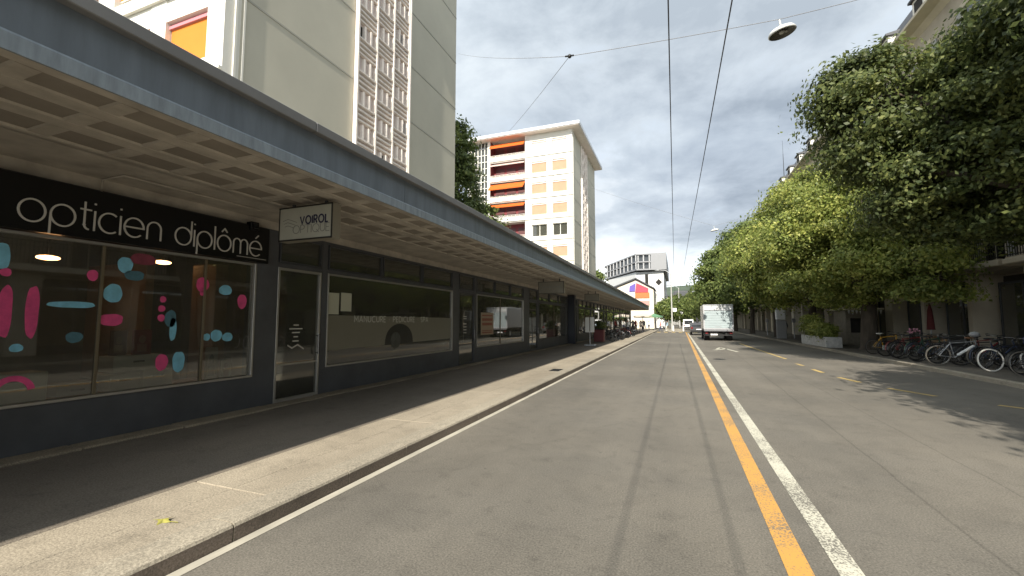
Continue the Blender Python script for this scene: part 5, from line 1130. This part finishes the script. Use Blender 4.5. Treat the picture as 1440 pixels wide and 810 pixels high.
def table(x, y, label):
    r = root('cafe_table', (x, y, .126), label, 'table', 'café tables under the canopy'); b = MB(); b.tube([(x, y, .82), (x, y, .85)], .33, 20); part('tabletop', b, M_steel, r, True)
    b = MB(); b.tube([(x, y, .15), (x, y, .82)], .03, 8); b.tube([(x, y, .126), (x, y, .16)], .2, 14); part('pedestal', b, M_iron, r, True)
def chair(x, y, rz, label):
    r = root('cafe_chair', (x, y, .126), label, 'chair', 'café chairs under the canopy', R(rz)); m = mat('cane', (.32, .25, .16), .7)
    b = MB(); b.cbox((-.2, -.2, .43), (.2, .2, .46), .01); part('seat', b, m, r); b = MB(); b.cbox((-.2, .17, .52), (.2, .2, .85), .01); part('backrest', b, m, r)
    for sx in (-.18, .18):
        for sy in (-.18, .18): b = MB(); b.tube([(sx, sy, 0), (sx * .95, sy * .95, .46 if sy < 0 else .84)], .011, 6); part('leg', b, M_steel, r)
for i in range(4):
    y = 46.5 + i * 3.4; table(-5.1, y, ["first", "second", "third", "fourth"][i] + " round metal café table under the canopy, past the bicycles")
    chair(-5.1, y - .6, 180, "cane chair before the " + ["first", "second", "third", "fourth"][i] + " café table"); chair(-5.1, y + .65, 0, "cane chair behind the " + ["first", "second", "third", "fourth"][i] + " café table")
def parasol(x, y, label, m, h=2.6):
    r = root('parasol', (x, y, .12), label, 'parasol', 'open parasols beyond the arcade'); b = MB(); b.tube([(x, y, .12), (x, y, h + .3)], .03, 8); part('pole', b, M_steel, r, True)
    n = 8; b = MB(); vs = [(x, y, h + .4)] + [(x + 1.5 * math.cos(2 * math.pi * i / n), y + 1.5 * math.sin(2 * math.pi * i / n), h - .1) for i in range(n)] + [(x + 1.5 * math.cos(2 * math.pi * i / n), y + 1.5 * math.sin(2 * math.pi * i / n), h - .3) for i in range(n)]
    b.add(vs, [(0, 1 + i, 1 + (i + 1) % n) for i in range(n)] + [(1 + i, 1 + n + i, 1 + n + (i + 1) % n, 1 + (i + 1) % n) for i in range(n)]); part('canopy', b, m, r, True)
parasol(-5.2, 73.5, "pale parasol at the open end of the arcade", mat('pale_canvas', (.5, .44, .36), .8))
parasol(-3.8, 82, "green and pale parasol beyond the arcade's end", mat('green_canvas', (.10, .22, .12), .8))
parasol(-6.2, 86, "dark parasol behind the green one", mat('dark_canvas', (.03, .05, .04), .8))
for i in range(5):
    x, y = [(-.55, 72), (.9, 72), (-.9, 84), (1.1, 90), (-1.6, 72.5)][i]
    b = MB(); b.tube([(x, y, 0), (x, y, .85)], .11, 10); b.sphere((x, y, .85), .11, 10, 6)
    single('bollard', b, mat('white_bollard', (.72, .72, .68), .5), ["white bollard at the foot of the nearer mast", "white bollard right of the nearer mast, by the yellow line's end", "white bollard behind the nearer mast", "white bollard by the thinner mast", "white bollard left of the nearer mast"][i], 'bollard', 'white bollards on the far island')
b = MB(); b.cbox((-2.0, 71, -.01), (1.0, 96, .1), .04); single('traffic_island', b, M_granite, None, None, kind='structure')
# fallen yellow leaf and a stain shaped drain cover on the slabs
b = MB(); c = Vector((-3.58, 2.16, .138)); pts = []
for i in range(15): a = 2 * math.pi * i / 15; q = .05 * (1.25 if i % 3 == 0 else .62); pts.append((c.x + q * math.cos(a) * 1.3, c.y + q * math.sin(a), c.z + .012 * math.sin(a * 2)))
vs = [tuple(c + Vector((0, 0, .01)))] + pts; b.add(vs, [(0, 1 + i, 1 + (i + 1) % 15) for i in range(15)]); b.tube([c + Vector((.08, 0, .004)), c + Vector((.15, .01, .006))], .003, 4)
single('fallen_leaf', b, mat('yellow_leaf', (.30, .28, .06), .6, var=.2, scale=20), "single curled yellow leaf lying on the pavement slabs near the camera", 'leaf')
b = MB(); b.cbox((-3.62, 12.5, .12), (-3.3, 13.1, .136), .003); single('drain_cover', b, M_iron, "flat rectangular metal cover set in the sunlit slabs", 'cover')

# ================================================================== PEOPLE (all far away, small)
def person(x, y, rz, label, top, legs_, z=.126, hairc=(.03, .02, .015), skinc=(.42, .26, .18), step=.25, sit=False, group=None, h=1.7):
    r = root('person', (x, y, z), label, 'person', group, R(rz)); s = h / 1.7
    J = {'pel': (0, 0, .93), 'ch': (0, -.01, 1.2), 'nk': (0, 0, 1.42), 'hd': (0, .02, 1.50), 'ht': (0, .02, 1.64), 'sl': (-.17, 0, 1.37), 'sr': (.17, 0, 1.37), 'el': (-.24, -.03 - step * .3, 1.12), 'er': (.24, -.03 + step * .3, 1.12), 'wl': (-.25, .08 - step * .4, .90), 'wr': (.25, .08 + step * .4, .90), 'hl': (-.25, .12 - step * .4, .82), 'hr': (.25, .12 + step * .4, .82),
         'pl': (-.09, 0, .9), 'pr': (.09, 0, .9), 'kl': (-.1, step * .5, .5), 'kr': (.1, -step * .35, .5), 'al': (-.1, step * .8, .07), 'ar': (.1, -step * 1.05, .09), 'tl': (-.1, step * .8 + .14, .035), 'tr': (.1, -step * 1.05 + .13, .04)}
    E_ = [('pel', 'ch'), ('ch', 'nk'), ('nk', 'hd'), ('hd', 'ht'), ('nk', 'sl'), ('nk', 'sr'), ('sl', 'el'), ('sr', 'er'), ('el', 'wl'), ('er', 'wr'), ('wl', 'hl'), ('wr', 'hr'), ('pel', 'pl'), ('pel', 'pr'), ('pl', 'kl'), ('pr', 'kr'), ('kl', 'al'), ('kr', 'ar'), ('al', 'tl'), ('ar', 'tr')]
    rad = {'pel': .13, 'ch': .145, 'nk': .06, 'hd': .075, 'ht': .085, 'sl': .062, 'sr': .062, 'el': .045, 'er': .045, 'wl': .03, 'wr': .03, 'hl': .035, 'hr': .035, 'pl': .09, 'pr': .09, 'kl': .062, 'kr': .062, 'al': .04, 'ar': .04, 'tl': .035, 'tr': .035}
    ks = list(J); me = bpy.data.meshes.new('body'); me.from_pydata([Vector(J[k]) * s for k in ks], [(ks.index(a), ks.index(b)) for a, b in E_], [])
    t = bpy.data.objects.new('body', me); COL.objects.link(t); t.modifiers.new('s', 'SKIN'); sk = me.skin_vertices[0].data
    for i, k in enumerate(ks): sk[i].radius = (rad[k] * s, rad[k] * s * (.75 if k in ('pel', 'ch') else 1)); sk[i].use_root = (k == 'pel')
    m2 = t.modifiers.new('u', 'SUBSURF'); m2.levels = 1; m2.render_levels = 1
    dg = bpy.context.evaluated_depsgraph_get(); me2 = bpy.data.meshes.new_from_object(t.evaluated_get(dg)); bpy.data.objects.remove(t)
    me2.materials.clear()
    for m_ in (mat('skin%d' % int(skinc[0] * 100), skinc, .6), mat('cloth_%d_%d_%d' % tuple(int(c * 99) for c in top), top, .85), mat('cloth_%d_%d_%d' % tuple(int(c * 99) for c in legs_), legs_, .85), mat('hair%d' % int(hairc[0] * 100), hairc, .8), M_rubber): me2.materials.append(m_)
    for p in me2.polygons:
        c = p.center / s; p.use_smooth = True
        p.material_index = 4 if c.z < .1 else 2 if c.z < .93 and abs(c.x) < .21 else 0 if (c.z < .93 or (c.z > 1.42 and not (c.z > 1.6 or c.y < -.01))) else 3 if c.z > 1.5 else 1
    part('body', me2, None, r); return r
grp = 'people far along the pavements'
for a in ((-4.6, 44.5, 180, "person in white shirt walking towards us past the café tables", (.6, .6, .58), (.04, .05, .09)),
          (-4.8, 52, 10, "person in dark jacket walking away beside the café tables", (.03, .03, .035), (.05, .05, .06)),
          (-4.4, 58.5, 200, "person in pale top near the end of the arcade", (.5, .42, .35), (.06, .06, .08)),
          (-5.4, 62.5, 20, "person in red top deep under the canopy's far end", (.4, .05, .05), (.03, .03, .04)),
          (-4.7, 67, 175, "person in grey top at the last bays of the arcade", (.25, .25, .27), (.10, .09, .07)),
          (-4.6, 79, 160, "person in white top beside the green parasol", (.65, .64, .6), (.03, .04, .08)),
          (-5.5, 81.5, 60, "person in black beside the green parasol", (.02, .02, .02), (.02, .02, .02))): person(*a, group=grp)
for a in ((-2.4, 70.6, 95, "person in pink top crossing the road far ahead", (.55, .22, .2), (.06, .07, .12)), (-1.4, 69.7, 95, "person in pale blue crossing behind the one in pink", (.3, .42, .5), (.3, .28, .22)), (2.0, 98, 270, "tiny figure in white right of the thin mast", (.7, .7, .66), (.04, .04, .06))): person(*a, z=0.0, group=grp)
person(9.3, 46.5, 170, "person in dark clothes on the right pavement behind the sign pillar", (.05, .05, .08), (.04, .04, .05), z=.12, group=grp)
